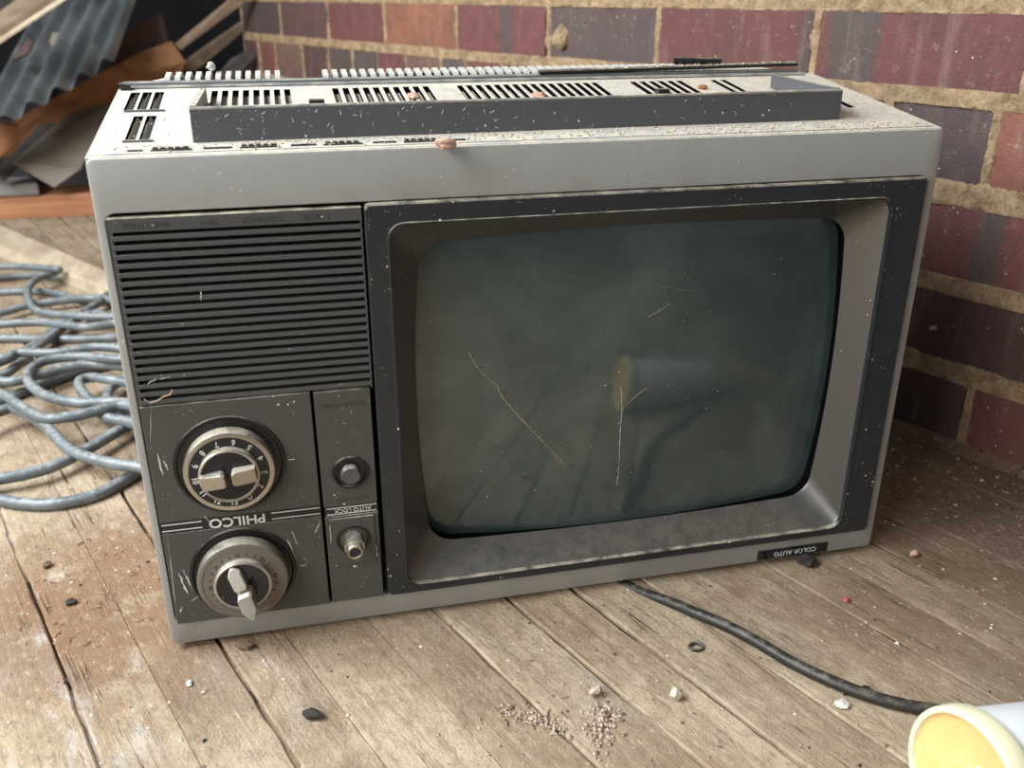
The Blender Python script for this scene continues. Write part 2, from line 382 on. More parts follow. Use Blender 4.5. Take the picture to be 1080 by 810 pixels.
# slotted fields on the front row: (x from, x to)
fields = [(-0.212, -0.155), (-0.128, -0.0545), (-0.036, 0.078), (0.103, 0.150)]
xs = [-0.2755, -0.2700, -0.2645]; hole = set()
def field(x0, x1, tagset, w=0.60):
    n = max(1, int(round((x1 - x0) / PITCHX))); p = (x1 - x0) / n
    for k in range(n):
        a = x0 + k * p; b = a + p * w
        if a - xs[-1] > 1e-5: xs.append(a)
        hole.add(len(xs) - 1); xs.append(b)
# left side louvres share the plate, then the fields
left = [(-0.2660, -0.2600), (-0.2580, -0.2520), (-0.2500, -0.2440)]
xs = [-0.2755]; lh = set()
for a, b in left: xs.append(a); lh.add(len(xs) - 1); xs.append(b)
for a, b in fields: field(a, b, hole)
rh = set()
for a, b in ((0.172, 0.1765), (0.1805, 0.185), (0.228, 0.2335), (0.2385, 0.244)):
    xs.append(a); rh.add(len(xs) - 1); xs.append(b)
xs.append(0.2735)
ys = [0.0022, 0.034, 0.062, 0.086, 0.092, 0.106, 0.110, 0.114, 0.150, 0.158, 0.166, 0.176]
def solid(i, j):
    y = (ys[j] + ys[j + 1]) / 2; x = (xs[i] + xs[i + 1]) / 2
    if i in lh:
        if 0.106 < y < 0.158: return False
        if 0.034 < y < 0.092 and x > -0.259: return False
    if i in hole and 0.114 < y < 0.158: return False
    if i in rh:
        if x < 0.2: return not (0.114 < y < 0.158)
        return not (0.062 < y < 0.106)
    return True
ss = lambda x, y: x * (1 + (-0.01 if x > 0 else 0.012) * (y / 0.176)) * (0.2765 / 0.2755 if x < 0 else 0.2755 / 0.2735)
plate('underside_panel', xs, ys, solid, M['top'], xf=ss)
# louvre blades tilted in the left openings
for a, b in left:
    for y0, y1 in (((0.106, 0.158),) if a < -0.263 else ((0.106, 0.158), (0.034, 0.092))):
        m = MB(); c = (a + b) / 2
        P = [(a - 0.0004, y0, topz(y0) - 0.0004), (b - 0.0016, y0, topz(y0) - 0.007), (b - 0.0016, y1, topz(y1) - 0.007), (a - 0.0004, y1, topz(y1) - 0.0004)]
        Q = [(x, y, z - 0.0012) for x, y, z in P]
        m.add(P + Q, [(0, 1, 2, 3), (7, 6, 5, 4), (0, 4, 5, 1), (1, 5, 6, 2), (2, 6, 7, 3), (3, 7, 4, 0)])
        m.build('louvre', M['ribs'], tv)
# thin dark lips in front of the two louvre banks
m = MB()
m.box(-0.2675, -0.2425, 0.1025, 0.1045, topz(0.103) - 0.001, topz(0.104) + 0.0012); m.build('louvre_lip', M['bar'], tv); m = MB()
m.box(-0.2600, -0.2425, 0.0305, 0.0325, topz(0.031) - 0.001, topz(0.032) + 0.0012)
m.build('louvre_lip', M['bar'], tv)
# dark inside seen through the slots
m = MB(); m.box(-0.262, 0.258, 0.02, 0.172, 0.300, 0.325); m.build('chassis_tray', M['void'], tv)

# rear edge: a comb of ribs rolled over the back
m = MB(); n = 60; x0, x1 = -0.250, 0.185
m.loops([[(x, y, z) for x, y, z in ((-0.2775, 0.190, topz(.190) - .001), (-0.2775, 0.190, topz(.190) - .005))][:2],
         [(0.266, 0.190, topz(.190) - .001), (0.266, 0.190, topz(.190) - .005)]], closed=False)
for k in range(n):
    a = x0 + (x1 - x0) * k / n; w = (x1 - x0) / n * 0.52
    if -0.167 < a < -0.140: continue
    pr = [(0.186, topz(.186) - .003), (0.190, topz(.190) + .0030), (0.209, topz(.209) + .0030), (0.2165, topz(.2165) + .0004), (0.2215, topz(.2215) - .009), (0.2215, topz(.2215) - .030)]
    top = [(a, y, z) for y, z in pr]; top2 = [(a + w, y, z) for y, z in pr]
    bot = [(a, y - .003 if i > 2 else y, z - .003) for i, (y, z) in enumerate(pr)]; bot2 = [(a + w, p[1], p[2]) for p in bot]
    m.loops([top, top2, bot2, bot, top], closed=False)
m.box(-0.2745, 0.262, 0.2165, 0.2195, topz(.2165) - 0.042, topz(.2165) - 0.028)
m.build('rear_vent_comb', M['top'], tv)
for sx, xe, xi, xb in ((-1, -0.2785, -0.250, -0.262), (1, 0.2685, 0.186, 0.255)):
    prof = [(xe, 0.176), (xe, 0.190), (xb + (-sx) * 0.0, 0.210), (xb - sx * 0.010, 0.2215), (xi, 0.2215), (xi, 0.176)]
    a = [(x, y, topz(y) - 0.0002 - (0.003 if y > 0.2 else 0)) for x, y in prof]; b = [(x, y, topz(y) - 0.05) for x, y in prof]
    m = MB(); m.loops([a, b], 0, True, True); m.build('rear_corner', M['top'], tv, None, 0.0015)
m = MB(); m.box(-0.247, 0.184, 0.178, 0.2155, 0.330, 0.345); m.build('rear_tray', M['void'], tv)

# twin rail that crosses the set between the two slotted fields
def strip(x0, x1, prof, z0a=0.0, z0b=0.0):
    m = MB(); m.loops([[(x0, y, topz(y) + z + z0a) for y, z in prof], [(x1, y, topz(y) + z + z0b) for y, z in prof]], 0, True, True); return m
m = strip(-0.2785, 0.262, [(0.168, -.002), (0.168, 0.0008), (0.171, 0.0018), (0.174, 0.0014), (0.175, -0.0008), (0.179, -0.0008), (0.180, 0.0016), (0.184, 0.0022), (0.186, 0.0008), (0.186, -.002)])
m.build('rear_rail', M['rail'], tv)
m = strip(0.035, 0.262, [(0.1800, 0.0018), (0.1800, 0.0045), (0.1860, 0.0050), (0.1865, 0.0018)], 0.0, 0.0030)
m.build('loose_rail', M['black'], tv, None, 0.001)
m = MB(); m.tube([(0.160, 0.207, topz(.207) + .0055), (0.200, 0.200, topz(.2) + .0055)], 0.003, 8); m.build('rail_end_hook', M['black'], tv, 40)
m = MB(); m.tube([(-0.2785, 0.166, topz(.166) + .003), (-0.271, 0.166, topz(.166) + .002)], 0.0024, 10); m.build('rail_clip', M['black'], tv, 40)

# the folding stand: a shallow dark bar with two arms
m = MB()
def barsec(x):                 # cross section of the bar's front wall
    y = 0.0255 + (x + 0.22) * 0.012
    return [(x, y, topz(y) + .0003), (x, y, topz(y) + .0192), (x, y + .0008, topz(y) + .0202), (x, y + .0050, topz(y) + .0202), (x, y + .0050, topz(y) + .0003)]
m.loops([barsec(-0.2195 + 0.4325 * k / 6) for k in range(7)], 0, True, True)
for x in (-0.2195, 0.2095):
    y0 = 0.0305 + (x + 0.22) * 0.012; y1 = y0 + 0.092
    P = [(x, y0 - .001, topz(y0) + .0003), (x, y0 - .001, topz(y0) + .0202), (x, y1, topz(y1) + .0100), (x, y1, topz(y1) + .0003)]
    m.loops([P, [(a + .0035, b, c) for a, b, c in P]], 0, True, True)
m.build('folding_stand', M['bar'], tv)
m = MB(); m.box(-0.1485, -0.1380, 0.098, 0.106, topz(.1) + .0002, topz(.1) + .0060); m.build('stand_peg', M['black'], tv, None, .0008)
m = MB(); m.box(0.1040, 0.1130, 0.098, 0.106, topz(.1) + .0002, topz(.1) + .0075); m.build('stand_peg', M['black'], tv, None, .0008)
m = MB(); m.tube([(0.219, 0.098, topz(.098) + .003), (0.229, 0.102, topz(.1) + .003)], 0.003, 8); m.build('hinge_pin', M['black'], tv, 40)

# moulded catches along the front seam of the top
m = MB()
def seam(x0, x1, y0=0.0125, y1=0.0155, h=0.0006): m.box(x0, x1, y0, y1, topz(y0) - 0.001, topz(y1) + h)
for cx in (-0.232, -0.182, -0.133, -0.085):
    for k in range(5): seam(cx - 0.0095 + k * 0.0042, cx - 0.0068 + k * 0.0042, 0.0125, 0.0175, 0.0008)
    seam(cx - 0.0105, cx + 0.0125, 0.0105, 0.0125)
    for q in (-0.024, 0.019): seam(cx + q, cx + q + 0.009, 0.0115, 0.0140)
m.build('seam_catches', M['black'], tv)
m = MB(); m.box(-0.274, 0.272, 0.0062, 0.0072, topz(.007) - 0.001, topz(.007) + 0.00025); m.build('front_seam', M['panel'], tv)

# ---- left fascia: grille and control plates
PY = -0.0045
m = MB(); m.box(-0.2705, -0.1250, 0.004, 0.010, 0.0245, 0.3100); m.build('fascia_backing', M['void'], tv)
m = MB()                       # grille frame
GX0, GX1 = -0.2700, -0.1250
m.box(GX0, GX1, PY, 0.004, 0.3012, 0.3090, 1)
m.box(GX0, GX0 + 0.0022, PY + .0006, 0.004, 0.190, 0.3012); m.box(GX1 - 0.0012, GX1, PY + .0006, 0.004, 0.190, 0.3012)
N = 20; p = (0.3012 - 0.1915) / N
for k in range(N):             # slats, rounded along their face
    z1 = 0.3012 - 0.0024 - k * p; z0 = z1 - p + 0.0024
    sec = [(z1, 0.003), (z1, PY + .0003), (z1 - .0003, PY), (z0 + .0006, PY), (z0, PY + .0006), (z0, 0.003)]
    m.loops([[(x, y, z) for z, y in sec] for x in (GX0 + .001, GX1 - .0005)], 0, True, True)
m.build('speaker_grille', [M['slat'], M['panel']], tv, 30)
m = MB(); m.box(-0.2697, -0.1655, PY, 0.004, 0.1064, 0.1905); m.box(-0.2697, -0.1655, PY, 0.004, 0.0250, 0.0978)
m.build('dial_plate', M['panel'], tv, None, 0.0005)
m = MB(); m.box(-0.1635, -0.1268, PY + .0006, 0.004, 0.1035, 0.1895); m.box(-0.1635, -0.1268, PY + .0006, 0.004, 0.0250, 0.0955)
m.box(-0.1605, -0.1300, PY - 0.0006, 0.0, 0.0560, 0.0940)
m.build('switch_plate', M['panel'], tv, None, 0.0005)
m = MB(); m.box(-0.2697, -0.1655, PY + 0.0002, 0.004, 0.0979, 0.1063); m.build('badge_strip', M['gloss'], tv)
for x0, x1 in ((-0.2690, -0.2435), (-0.1985, -0.1662)):
    m = MB()
    for z in (0.1046, 0.1000): m.box(x0, x1, PY - 0.0001, PY + 0.002, z - 0.0003, z + 0.0003)
    m.build('badge_lines', M['ink'], tv)
m = MB()
vs, fs = text_mesh('PHILCO', 0.0094, (-0.2208, PY - 0.0001, 0.1021), flip(), sx=1.12, bold=0.00016); m.add(vs, fs)
tag(m.build('brand_lettering', M['ink'], tv), 'upside-down white PHILCO lettering')
m = MB(); m.box(-0.1632, -0.1270, PY + 0.0014, 0.004, 0.0956, 0.1034); m.build('caption_strip', M['gloss'], tv)
m = MB()
for z in (0.1019, 0.0971): m.box(-0.1618, -0.1278, PY + 0.0010, PY + 0.002, z - 0.00032, z + 0.00032)
vs, fs = text_mesh('AUTO LOCK', 0.0040, (-0.1440, PY + 0.0012, 0.0995), flip(), sx=1.1); m.add(vs, fs)
tag(m.build('caption_lettering', M['ink'], tv), 'upside-down AUTO LOCK caption between white lines')
m = MB()
for s_, x in (('BRIGHTNESS', -0.2490), ('TINT', -0.2140), ('CONTRAST', -0.1830), ('COLOR', -0.1520)):
    vs, fs = text_mesh(s_, 0.0046, (x, PY - 0.0001, 0.3050), flip(), extrude=0.0001); m.add(vs, fs)
m.build('moulded_captions', M['faint'], tv); m = MB()
vs, fs = text_mesh('COLOR MATRIX', 0.0046, (-0.1455, PY + 0.0005, 0.1800), flip(), extrude=0.0001, sx=0.85); m.add(vs, fs); m.build('moulded_captions', M['faint'], tv); m = MB()
vs, fs = text_mesh('AUTO LOCK', 0.0040, (-0.1440, PY + 0.0005, 0.1085), flip(), extrude=0.0001); m.add(vs, fs)
m.build('moulded_captions', M['faint'], tv)

# dials
def dial(cx, cz, name, label, front, grip_y, pads, ring_mat, numbers=None, r=0.0288):
    m = MB(); m.lathe(cx, cz + 0.0005, [(0.0355, PY - 0.0001), (0.0350, PY - 0.0014), (0.0335, PY - 0.0014), (0.0325, PY - 0.0004), (0.012, PY - 0.0004)])
    m.build('dial_recess', M['black'], tv, 30)
    m = MB()
    m.lathe(cx, cz, [(r - .001, PY - .0006), (r, PY - .002), (r, front + 0.0022), (r - .0008, front + .0006), (r - .0024, front), (r - .0036, front + 0.0001), (r - .0038, front + 0.0008)])
    k = m.build('tuning_dial', ring_mat, tv, 30); tag(k, label)
    m = MB(); m.lathe(cx, cz, [(r - .0037, front + .0004), (0.0188, front - .0001), (0.0186, front + .001)], cap=False); m.build('number_ring', M['gloss'] if numbers else ring_mat, k, 30)
    m = MB(); m.lathe(cx, cz, [(0.0190, front), (0.0190, front - 0.0045), (0.0180, front - 0.0052), (0.0172, front - 0.0050), (0.0170, front - .0030)], cap=False); m.build('hub_rim', M['chrome'], k, 30)
    m = MB(); m.lathe(cx, cz, [(0.0171, front - .0043), (0.001, front - .0043)]); m.build('hub_face', M['gloss'], k, 30)
    for a, r0, r1, w, h0, h1, pt in pads:
        m = MB(); ca, sa = math.cos(R(a)), math.sin(R(a)); ux = Vector((ca, 0, sa)); uy = Vector((-sa, 0, ca)); o = Vector((cx, 0, cz))
        def P(u, v, y): return o + ux * u + uy * v + Vector((0, y, 0))
        fb = front - 0.0030
        outl = [(r0, -w * .75), (r0 + .002, -w), (r1 - pt, -w), (r1, -w * .25 if pt > .001 else -w), (r1, w * .25 if pt > .001 else w), (r1 - pt, w), (r0 + .002, w), (r0, w * .75)]
        m.loops([[P(u, v, fb) for u, v in outl], [P(u, v * .93, h0 + (h1 - h0) * (u - r0) / (r1 - r0)) for u, v in outl]], 0, True, True)
        m.build('finger_grip', M['chrome'], k, None, 0.0009)
    m = MB()
    if numbers:
        for i, s_ in enumerate(numbers):
            a = 188 - i * 360 / 13
            rr = 0.0219
            vs, fs = text_mesh(s_, 0.0056, (cx + rr * math.cos(R(a)), front - 0.0001, cz + rr * math.sin(R(a))), flip(-R(a) - math.pi / 2 + math.pi * 0), extrude=0.0002, sx=0.9, bold=.00009)
            m.add(vs, fs)
        m.build('channel_numbers', M['ink'], k)
    else:
        for i in range(24):
            a = i * 15 + 4
            if i % 3 == 0:
                s_ = str(14 + i * 3); vs, fs = text_mesh(s_, 0.0036, (cx + 0.0215 * math.cos(R(a)), front - .0002, cz + .0215 * math.sin(R(a))), flip(-R(a) - math.pi / 2), extrude=0.0001); m.add(vs, fs)
            else:
                T = Matrix.Translation((cx, 0, cz)) @ Matrix.Rotation(-R(a), 4, 'Y'); m.box(0.0205, 0.0225, front - .0004, front + .0006, -.0003, .0003, 0, T)
        m.build('channel_numbers', M['faint'], k)
    return k
dial(-0.2205, 0.1440, 'channel', 'dial with black ring of channel numbers 2 to 13', -0.0150, 0,
     [(187, 0.0020, 0.0172, 0.0052, -0.0270, -0.0245, 0.0), (5, 0.0020, 0.0168, 0.0052, -0.0270, -0.0245, 0.0)], M['chrome'],
     ['10', '9', '8', '7', '6', '5', '4', '3', '2', 'U', '13', '12', '11'])
dial(-0.2212, 0.0605, 'uhf', 'grimy silver dial with pointed two-piece grip', -0.0160, 0,
     [(112, 0.0010, 0.0165, 0.0050, -0.0290, -0.0220, 0.004), (-72, 0.0010, 0.0175, 0.0054, -0.0320, -0.0380, 0.006)], M['dull_metal'], None, 0.0302)
for z in (0.1437, 0.0600):
    m = MB(); m.box(-0.1835, -0.1795, PY - 0.0003, PY, z - .0003, z + .0003); m.build('dial_pointer_mark', M['ink'], tv)

# push button and fine tuning stub
m = MB(); m.lathe(-0.1437, 0.1290, [(0.0125, PY + .0006), (0.0120, PY - .0012), (0.0105, PY - .0012), (0.0098, PY + .0002), (0.0075, PY + .0002)], 32); m.build('button_recess', M['black'], tv, 30)
m = MB(); m.lathe(-0.1437, 0.1290, [(0.0066, PY + .001), (0.0066, PY - .0045), (0.0058, PY - .0056), (0.001, PY - .0052)], 32); m.build('push_button', M['bar'], tv, 30)
m = MB(); m.lathe(-0.1452, 0.0765, [(0.0120, PY), (0.0116, PY - .0014), (0.0100, PY - .0014), (0.0094, PY - .0004), (0.001, PY - .0004)], 32); m.build('shaft_recess', M['black'], tv, 30)
m = MB(); m.lathe(-0.1452, 0.0765, [(0.0072, PY), (0.0070, PY - .011), (0.0058, PY - .0112), (0.0058, PY - .017), (0.0050, PY - .0182), (0.0040, PY - .0182), (0.0037, PY - .014), (0.0005, PY - .014)], 28)
k = m.build('knob_shaft', M['chrome'], tv, 30)
m = MB(); m.lathe(-0.1452, 0.0765, [(0.0036, PY - .0142), (0.0036, PY - .0172), (0.0004, PY - .0172)], 20); m.build('shaft_core', M['gloss'], k, 30)

# ---- right fascia: surround, bezel and tube
SX0, SX1, SZ0, SZ1 = -0.1235, 0.2672, 0.0240, 0.3105
CO = lambda y, d=0.0: rloop(-0.1090 - d, 0.0310 - d, 0.2420 + d, 0.2972 + d, 0.011, y)
m = MB()
m.loops([rloop(SX0, SZ0, SX1, SZ1, .004, 0.010), rloop(SX0, SZ0, SX1, SZ1, .004, PY + .001), rloop(SX0 + .001, SZ0 + .001, SX1 - .001, SZ1 - .001, .004, PY),
         CO(PY, .0014), CO(PY - .0006, .0009), CO(PY - .0006, 0.0), CO(0.0005, -0.0002)])
m.build('screen_surround', M['surround'], tv, 35)
GO = lambda y, d=0.0, r=0.020: rloop(-0.0895 - d, 0.0490 - d, 0.2250 + d, 0.2800 + d, r, y, bow=(0.0045, 0.0030))
m = MB()
m.loops([CO(-0.0012, -.0001), CO(0.0004, -.0010), GO(0.0185, 0.001), GO(0.0205, -0.0004)])
m.build('screen_bezel', M['bezel'], tv, 30)
m = MB(); m.loops([GO(0.0206, -0.0003), GO(0.034, 0.0004), GO(0.045, 0.012)]); m.build('tube_gasket', M['void'], tv, 40)
# tube face
GCX, GCZ, RAD = 0.0678, 0.1645, 1.25
def gy(x, z): return 0.0160 + RAD - math.sqrt(max(RAD * RAD - (x - GCX) ** 2 - (z - GCZ) ** 2, 0.01))
m = MB(); base = GO(0, 0.004, 0.024); ls = []
for k in range(1, 33):
    f = k / 32; ls.append([(GCX + (x - GCX) * f, gy(GCX + (x - GCX) * f, GCZ + (z - GCZ) * f), GCZ + (z - GCZ) * f) for x, y, z in base])
m.loops(ls, 0, True, False)
scr = m.build('screen', M['glass'], tv, 60)

def on_glass(px, py, lift=0.0003):
    p = at(px, py, 0.018)
    for _ in range(3): p = at(px, py, gy(p.x, p.z) - lift)
    return p
def streak(name, pts, r, label, jitter=0.6, mat=None):
    m = MB(); P = []
    for (a, b) in zip(pts[:-1], pts[1:]):
        n = max(2, int(math.dist(a, b) / 4))
        for k in range(n):
            u = k / n; P.append(on_glass(a[0] + (b[0] - a[0]) * u + random.uniform(-jitter, jitter), a[1] + (b[1] - a[1]) * u + random.uniform(-jitter, jitter)))
    P.append(on_glass(*pts[-1]))
    m.tube(P, [r * random.uniform(0.35, 1.25) for _ in P], 5)
    tag(m.build(name, mat or M['smear'], scr), label)
streak('dirt_streak', [(494, 372), (506, 390), (522, 405), (535, 425), (548, 440), (560, 452)], 0.00045, 'brown diagonal dirt streak on the glass', 1.0)
streak('dirt_streak', [(560, 452), (572, 465), (584, 478), (598, 492)], 0.00038, 'lower end of the diagonal streak', 0.5)
streak('dirt_streak', [(655, 408), (656, 432), (654, 460), (653, 488), (651, 512)], 0.00015, 'thin vertical pale thread on the glass', 0.3, M['white'])
streak('dirt_streak', [(683, 408), (668, 420), (657, 430)], 0.00022, 'short pale branch of the thread', 0.3)
streak('dirt_streak', [(692, 300), (712, 304), (735, 308)], 0.00012, 'faint hair near the top of the glass', 0.5)
streak('dirt_streak', [(684, 335), (695, 328), (706, 320)], 0.0004, 'faint smudge right of centre', 1.2)
m = MB(); rf = random.Random(9)     # crumbs caught along the streaks and dotted over the glass
def dot_(px, py, r):
    c_ = on_glass(px, py, .0002); q = [c_ + Vector(d) * r * rf.uniform(.6, 1.3) for d in ((1, 0, 0), (0, 0, 1), (-1, 0, 0), (0, 0, -1), (0, -.6, 0))]
    m.add(q, [(0, 1, 4), (1, 2, 4), (2, 3, 4), (3, 0, 4), (3, 2, 1, 0)])
L_ = [(494, 372), (506, 390), (522, 405), (535, 425), (548, 440), (560, 452), (572, 465), (598, 492)]
for _ in range(150):
    u = rf.random() ** 1.3 * 6.999; i_ = int(u); f_ = u - i_; sp_ = 7 if u < 1.5 else 2.2
    dot_(L_[i_][0] + (L_[i_ + 1][0] - L_[i_][0]) * f_ + rf.gauss(0, sp_), L_[i_][1] + (L_[i_ + 1][1] - L_[i_][1]) * f_ + rf.gauss(0, sp_), rf.uniform(.00015, .0005))
for _ in range(90): dot_(rf.gauss(492, 12), rf.gauss(385, 14), rf.uniform(.00012, .00035))
for _ in range(60): dot_(rf.uniform(650, 658), rf.uniform(430, 540), rf.uniform(.00015, .0004))
for _ in range(170): dot_(rf.uniform(455, 870), rf.uniform(255, 520), rf.choice((.00018, .00022, .0003, .0005)))
tag(m.build('dirt_specks', M['smear'], scr), 'pale specks and crumbs stuck to the glass', None, None, 'stuff')

# type plate on the lower right of the frame
m = MB(); m.box(0.1735, 0.2360, -0.0006, 0.001, 0.0062, 0.0152); pl = m.build('type_plate', M['gloss'], tv, None, .0003)
m = MB(); vs, fs = text_mesh('COLOR AUTO', 0.0058, (0.2065, -0.0008, 0.0104), flip(), extrude=0.0002, sx=1.0); m.add(vs, fs)
tag(m.build('type_lettering', M['ink'], pl), 'upside-down white lettering on black plate')

# chipped paint scuffs on the dial plate and around
def scuff(px, py, px2, py2, w):
    a = at(px, py, PY - .0002); b = at(px2, py2, PY - .0002)
    n = 7; pts = [a.lerp(b, i / n) + Vector((random.uniform(-1, 1), 0, random.uniform(-1, 1))) * w * .5 for i in range(n + 1)]
    up = Vector((b.z - a.z, 0, -(b.x - a.x))).normalized()
    ws = [w * random.uniform(.2, 1) * (1 - abs(2 * i / n - 1) ** 2 * .8) for i in range(n + 1)]
    l1 = [p_ + up * q for p_, q in zip(pts, ws)]; l2 = [p_ - up * q for p_, q in zip(pts, ws)]
    m = MB(); m.loops([l1, l2], closed=False); m.build('paint_scuff', M['ink'], tv)
for s_ in ((166, 478, 172, 502, .0009), (172, 486, 178, 496, .0007), (188, 604, 198, 626, .0010), (193, 600, 203, 622, .0006), (202, 634, 210, 628, .0008), (303, 568, 312, 590, .0007), (308, 560, 314, 575, .0005),
           (332, 563, 338, 550, .0005), (348, 548, 349, 572, .0007), (394, 565, 398, 588, .0009), (190, 646, 192, 640, .0008), (160, 424, 158, 470, .0003), (176, 560, 186, 648, .0003), (214, 543, 222, 552, .0003), (390, 585, 396, 592, .0006),
           (372, 596, 377, 598, .0009), (155, 405, 166, 399, .0006), (168, 400, 180, 397, .0004), (212, 306, 212, 318, .0004)):
    scuff(*s_)
m = MB(); rf = random.Random(3)     # threads and fluff stuck to the stand bar
for _ in range(60):
    x = rf.uniform(-.21, .20) if rf.random() < .5 else rf.uniform(-.21, -.02); yb = 0.0255 + (x + .22) * .012 - .0002; z0_ = topz(yb) + rf.uniform(.001, .018); a_ = rf.uniform(0, 6.28); L_ = rf.uniform(.0006, .0035)
    P = [Vector((x + L_ * u * math.cos(a_ + u * .7), yb, z0_ + L_ * u * math.sin(a_ + u * .7))) for u in (0, .33, .66, 1)]
    m.tube(P, rf.uniform(.00006, .00018), 4)
tag(m.build('dust_fibres', M['ink'], tv), None, None, None, 'stuff')
m = MB()                       # wisp of straw caught in the grille
P = [at(x, y, PY - .002) for x, y in ((152, 421), (158, 425), (166, 423), (173, 418), (180, 416), (182, 411))]; m.tube(P, 0.0005, 5)
straw = m.build('dry_straw', M['straw']); tag(straw, 'curl of dry straw caught on the lowest slats of the speaker grille', 'straw')

# things lying on the set
def lump(name, c, size, mat, label, cat, seed=0, flat_=0.5, parent=None, sub=2, group=None, spikes=0.5):
    bm = bmesh.new(); bmesh.ops.create_icosphere(bm, subdivisions=sub, radius=1.0); rs = random.Random(seed)
    sx, sy, sz = (size * rs.uniform(.8, 1.2), size * rs.uniform(.6, 1.0), size * flat_)
    o3 = Vector((seed * 3.1, seed * 1.7, 0)); ang = rs.uniform(0, 6.28)
    for v in bm.verts:
        k = 1 + spikes * noise.noise(v.co * 1.3 + o3) + spikes * .4 * noise.noise(v.co * 3 + o3)
        v.co = Vector((v.co.x * sx * k, v.co.y * sy * k, v.co.z * sz * k))
    zmin = min(v.co.z for v in bm.verts)
    for v in bm.verts: v.co.z -= zmin
    me = bpy.data.meshes.new(name); bm.to_mesh(me); bm.free(); me.materials.append(mat)
    if sub > 2: me.shade_smooth()
    o = bpy.data.objects.new(name, me); C.objects.link(o); o.location = c; o.rotation_euler.z = ang
    if parent: o.parent = parent
    if label: tag(o, label, cat, group)
    return o
def on_top(px, py):
    r = ray(px, py); n = Vector((0, -SL, 1)); return CAM + r * (((Vector((0, 0, HT)) - CAM).dot(n)) / r.dot(n))
p = on_top(470, 158); lump('plaster_flake', p, 0.0075, M['peach'], 'peach coloured flake lying on the front edge of the upturned television', 'flake', 3, .45)
p = on_top(436, 103); lump('plaster_flake', p - Vector((0, 0, .001)), 0.0055, M['peach'], 'small pinkish flake on the slots of the set, left of centre', 'flake', 5, .4)
p = on_top(568, 102); lump('plaster_flake', p - Vector((0, 0, .001)), 0.0055, M['peach'], 'small pinkish flake on the slots of the set, right of centre', 'flake', 6, .4)
p = on_top(741, 94); lump('plaster_flake', p - Vector((0, 0, .001)), 0.0035, M['w_rust'], 'tiny reddish flake beside the right-hand peg on top of the set', 'flake', 8, .6)
p = on_top(224, 79); lump('plaster_flake', Vector((p.x, .205, topz(.205) + .0038)), 0.0036, M['white'], 'white lump standing on the rear comb of the upturned television', 'flake', 9, 0.9)
# grit gathered on the top of the set
def grit(name, pts, mats, label, cat, extra=None):
    m = MB()
    if extra: m.loops(extra, 0, closed=False)
    rs = random.Random(11)
    for c, s_ in pts:
        q = [Vector(d) * s_ * rs.uniform(.6, 1.2) for d in ((1, 0, 0), (0, 1, 0), (-1, 0, 0), (0, -1, 0), (0, 0, .8), (0, 0, -.3))]
        M4 = Matrix.Rotation(rs.uniform(0, 3), 3, 'Z'); q = [Vector(c) + M4 @ a for a in q]
        m.add(q, [(0, 1, 4), (1, 2, 4), (2, 3, 4), (3, 0, 4), (1, 0, 5), (2, 1, 5), (3, 2, 5), (0, 3, 5)], rs.randrange(len(mats)))
    o = m.build(name, mats); tag(o, label, cat, None, 'stuff'); return o
pts = []
for _ in range(900):
    x = random.uniform(-0.27, 0.268); y = random.choice((random.uniform(0.010, 0.026), random.uniform(0.004, 0.024), random.uniform(0.03, 0.110)))
    if x < -0.2 and random.random() < .5: continue
    pts.append(((x, y, topz(y) + 0.0003), random.uniform(.0004, .0012)))
for _ in range(160):
    x = random.uniform(0.08, 0.260); y = random.uniform(0.1805, 0.1855); pts.append(((x, y, topz(y) + .0048 + .0030 * (x - .035) / .227), random.uniform(.0005, .0012)))
grit('loose_grit', pts, [M['grit'], M['stone'], M['grit']], 'fine tan grit scattered over the top of the upturned television', 'grit')

# ================================================================== THE SETTING
# floor boards
joints = [(-0.421, .002), (-0.323, .0024), (-0.274, .0003), (-0.2255, .0026), (-0.1837, .0006), (-0.127, .0005), (-0.0803, .0018), (-0.0275, .0028), (0.021, .0044), (0.0735, .0012), (0.126, .0010), (0.170, .0014), (0.219, .0005), (0.268, .0022), (0.3345, .0012), (0.385, .0008), (0.43, .002), (0.48, .002), (0.53, .002)]
lo = -0.421
while lo > -3.2: lo -= 0.098; joints.insert(0, (lo, random.uniform(.0008, .003)))
hi = 0.53
while hi < 2.0: hi += 0.098; joints.append((hi, .002))
m = MB(); tone = []
ss_ = []
s0 = -3.0
while s0 < -0.5: ss_.append(s0); s0 += 0.25
while s0 < 1.0: ss_.append(s0); s0 += 0.012
while s0 < 3.4: ss_.append(s0); s0 += 0.1
for k in range(len(joints) - 1):
    (a, ga), (b, gb) = joints[k], joints[k + 1]; rnd = random.random()
    pts = []; th = []
    for s in ss_:
        def e(t0, g, ph): return g * .36 * (1 + .5 * noise.noise(Vector((s * 9, ph * 3.7, 0))) + .7 * noise.noise(Vector((s * 55, ph * 5.1, 2))))
        ea = a + e(a, ga, k) ; eb = b - e(b, gb, k + .5)
        bev = .0016 if ga > .001 else .0004; bev2 = .0016 if gb > .001 else .0004
        bev *= 1 + .8 * noise.noise(Vector((s * 40, k, 4))); bev2 *= 1 + .8 * noise.noise(Vector((s * 40, k, 7)))
        row = [(ea, -.010), (ea + bev * .15, -bev), (ea + bev, -.0001)]
        for i in range(1, 5):
            u = i / 5; row.append((ea + (eb - ea) * u, -.00015 + .00015 * noise.noise(Vector((s * 6, (a + (b - a) * u) * 40, 1)))))
        row += [(eb - bev2, -.0001), (eb - bev2 * .15, -bev2), (eb, -.010)]
        pts.append([BM * t_ + BE * s + Vector((0, 0, z)) for t_, z in row])
    n0 = len(m.f); m.loops(pts, 0, closed=False); tone += [rnd] * (len(m.f) - n0)
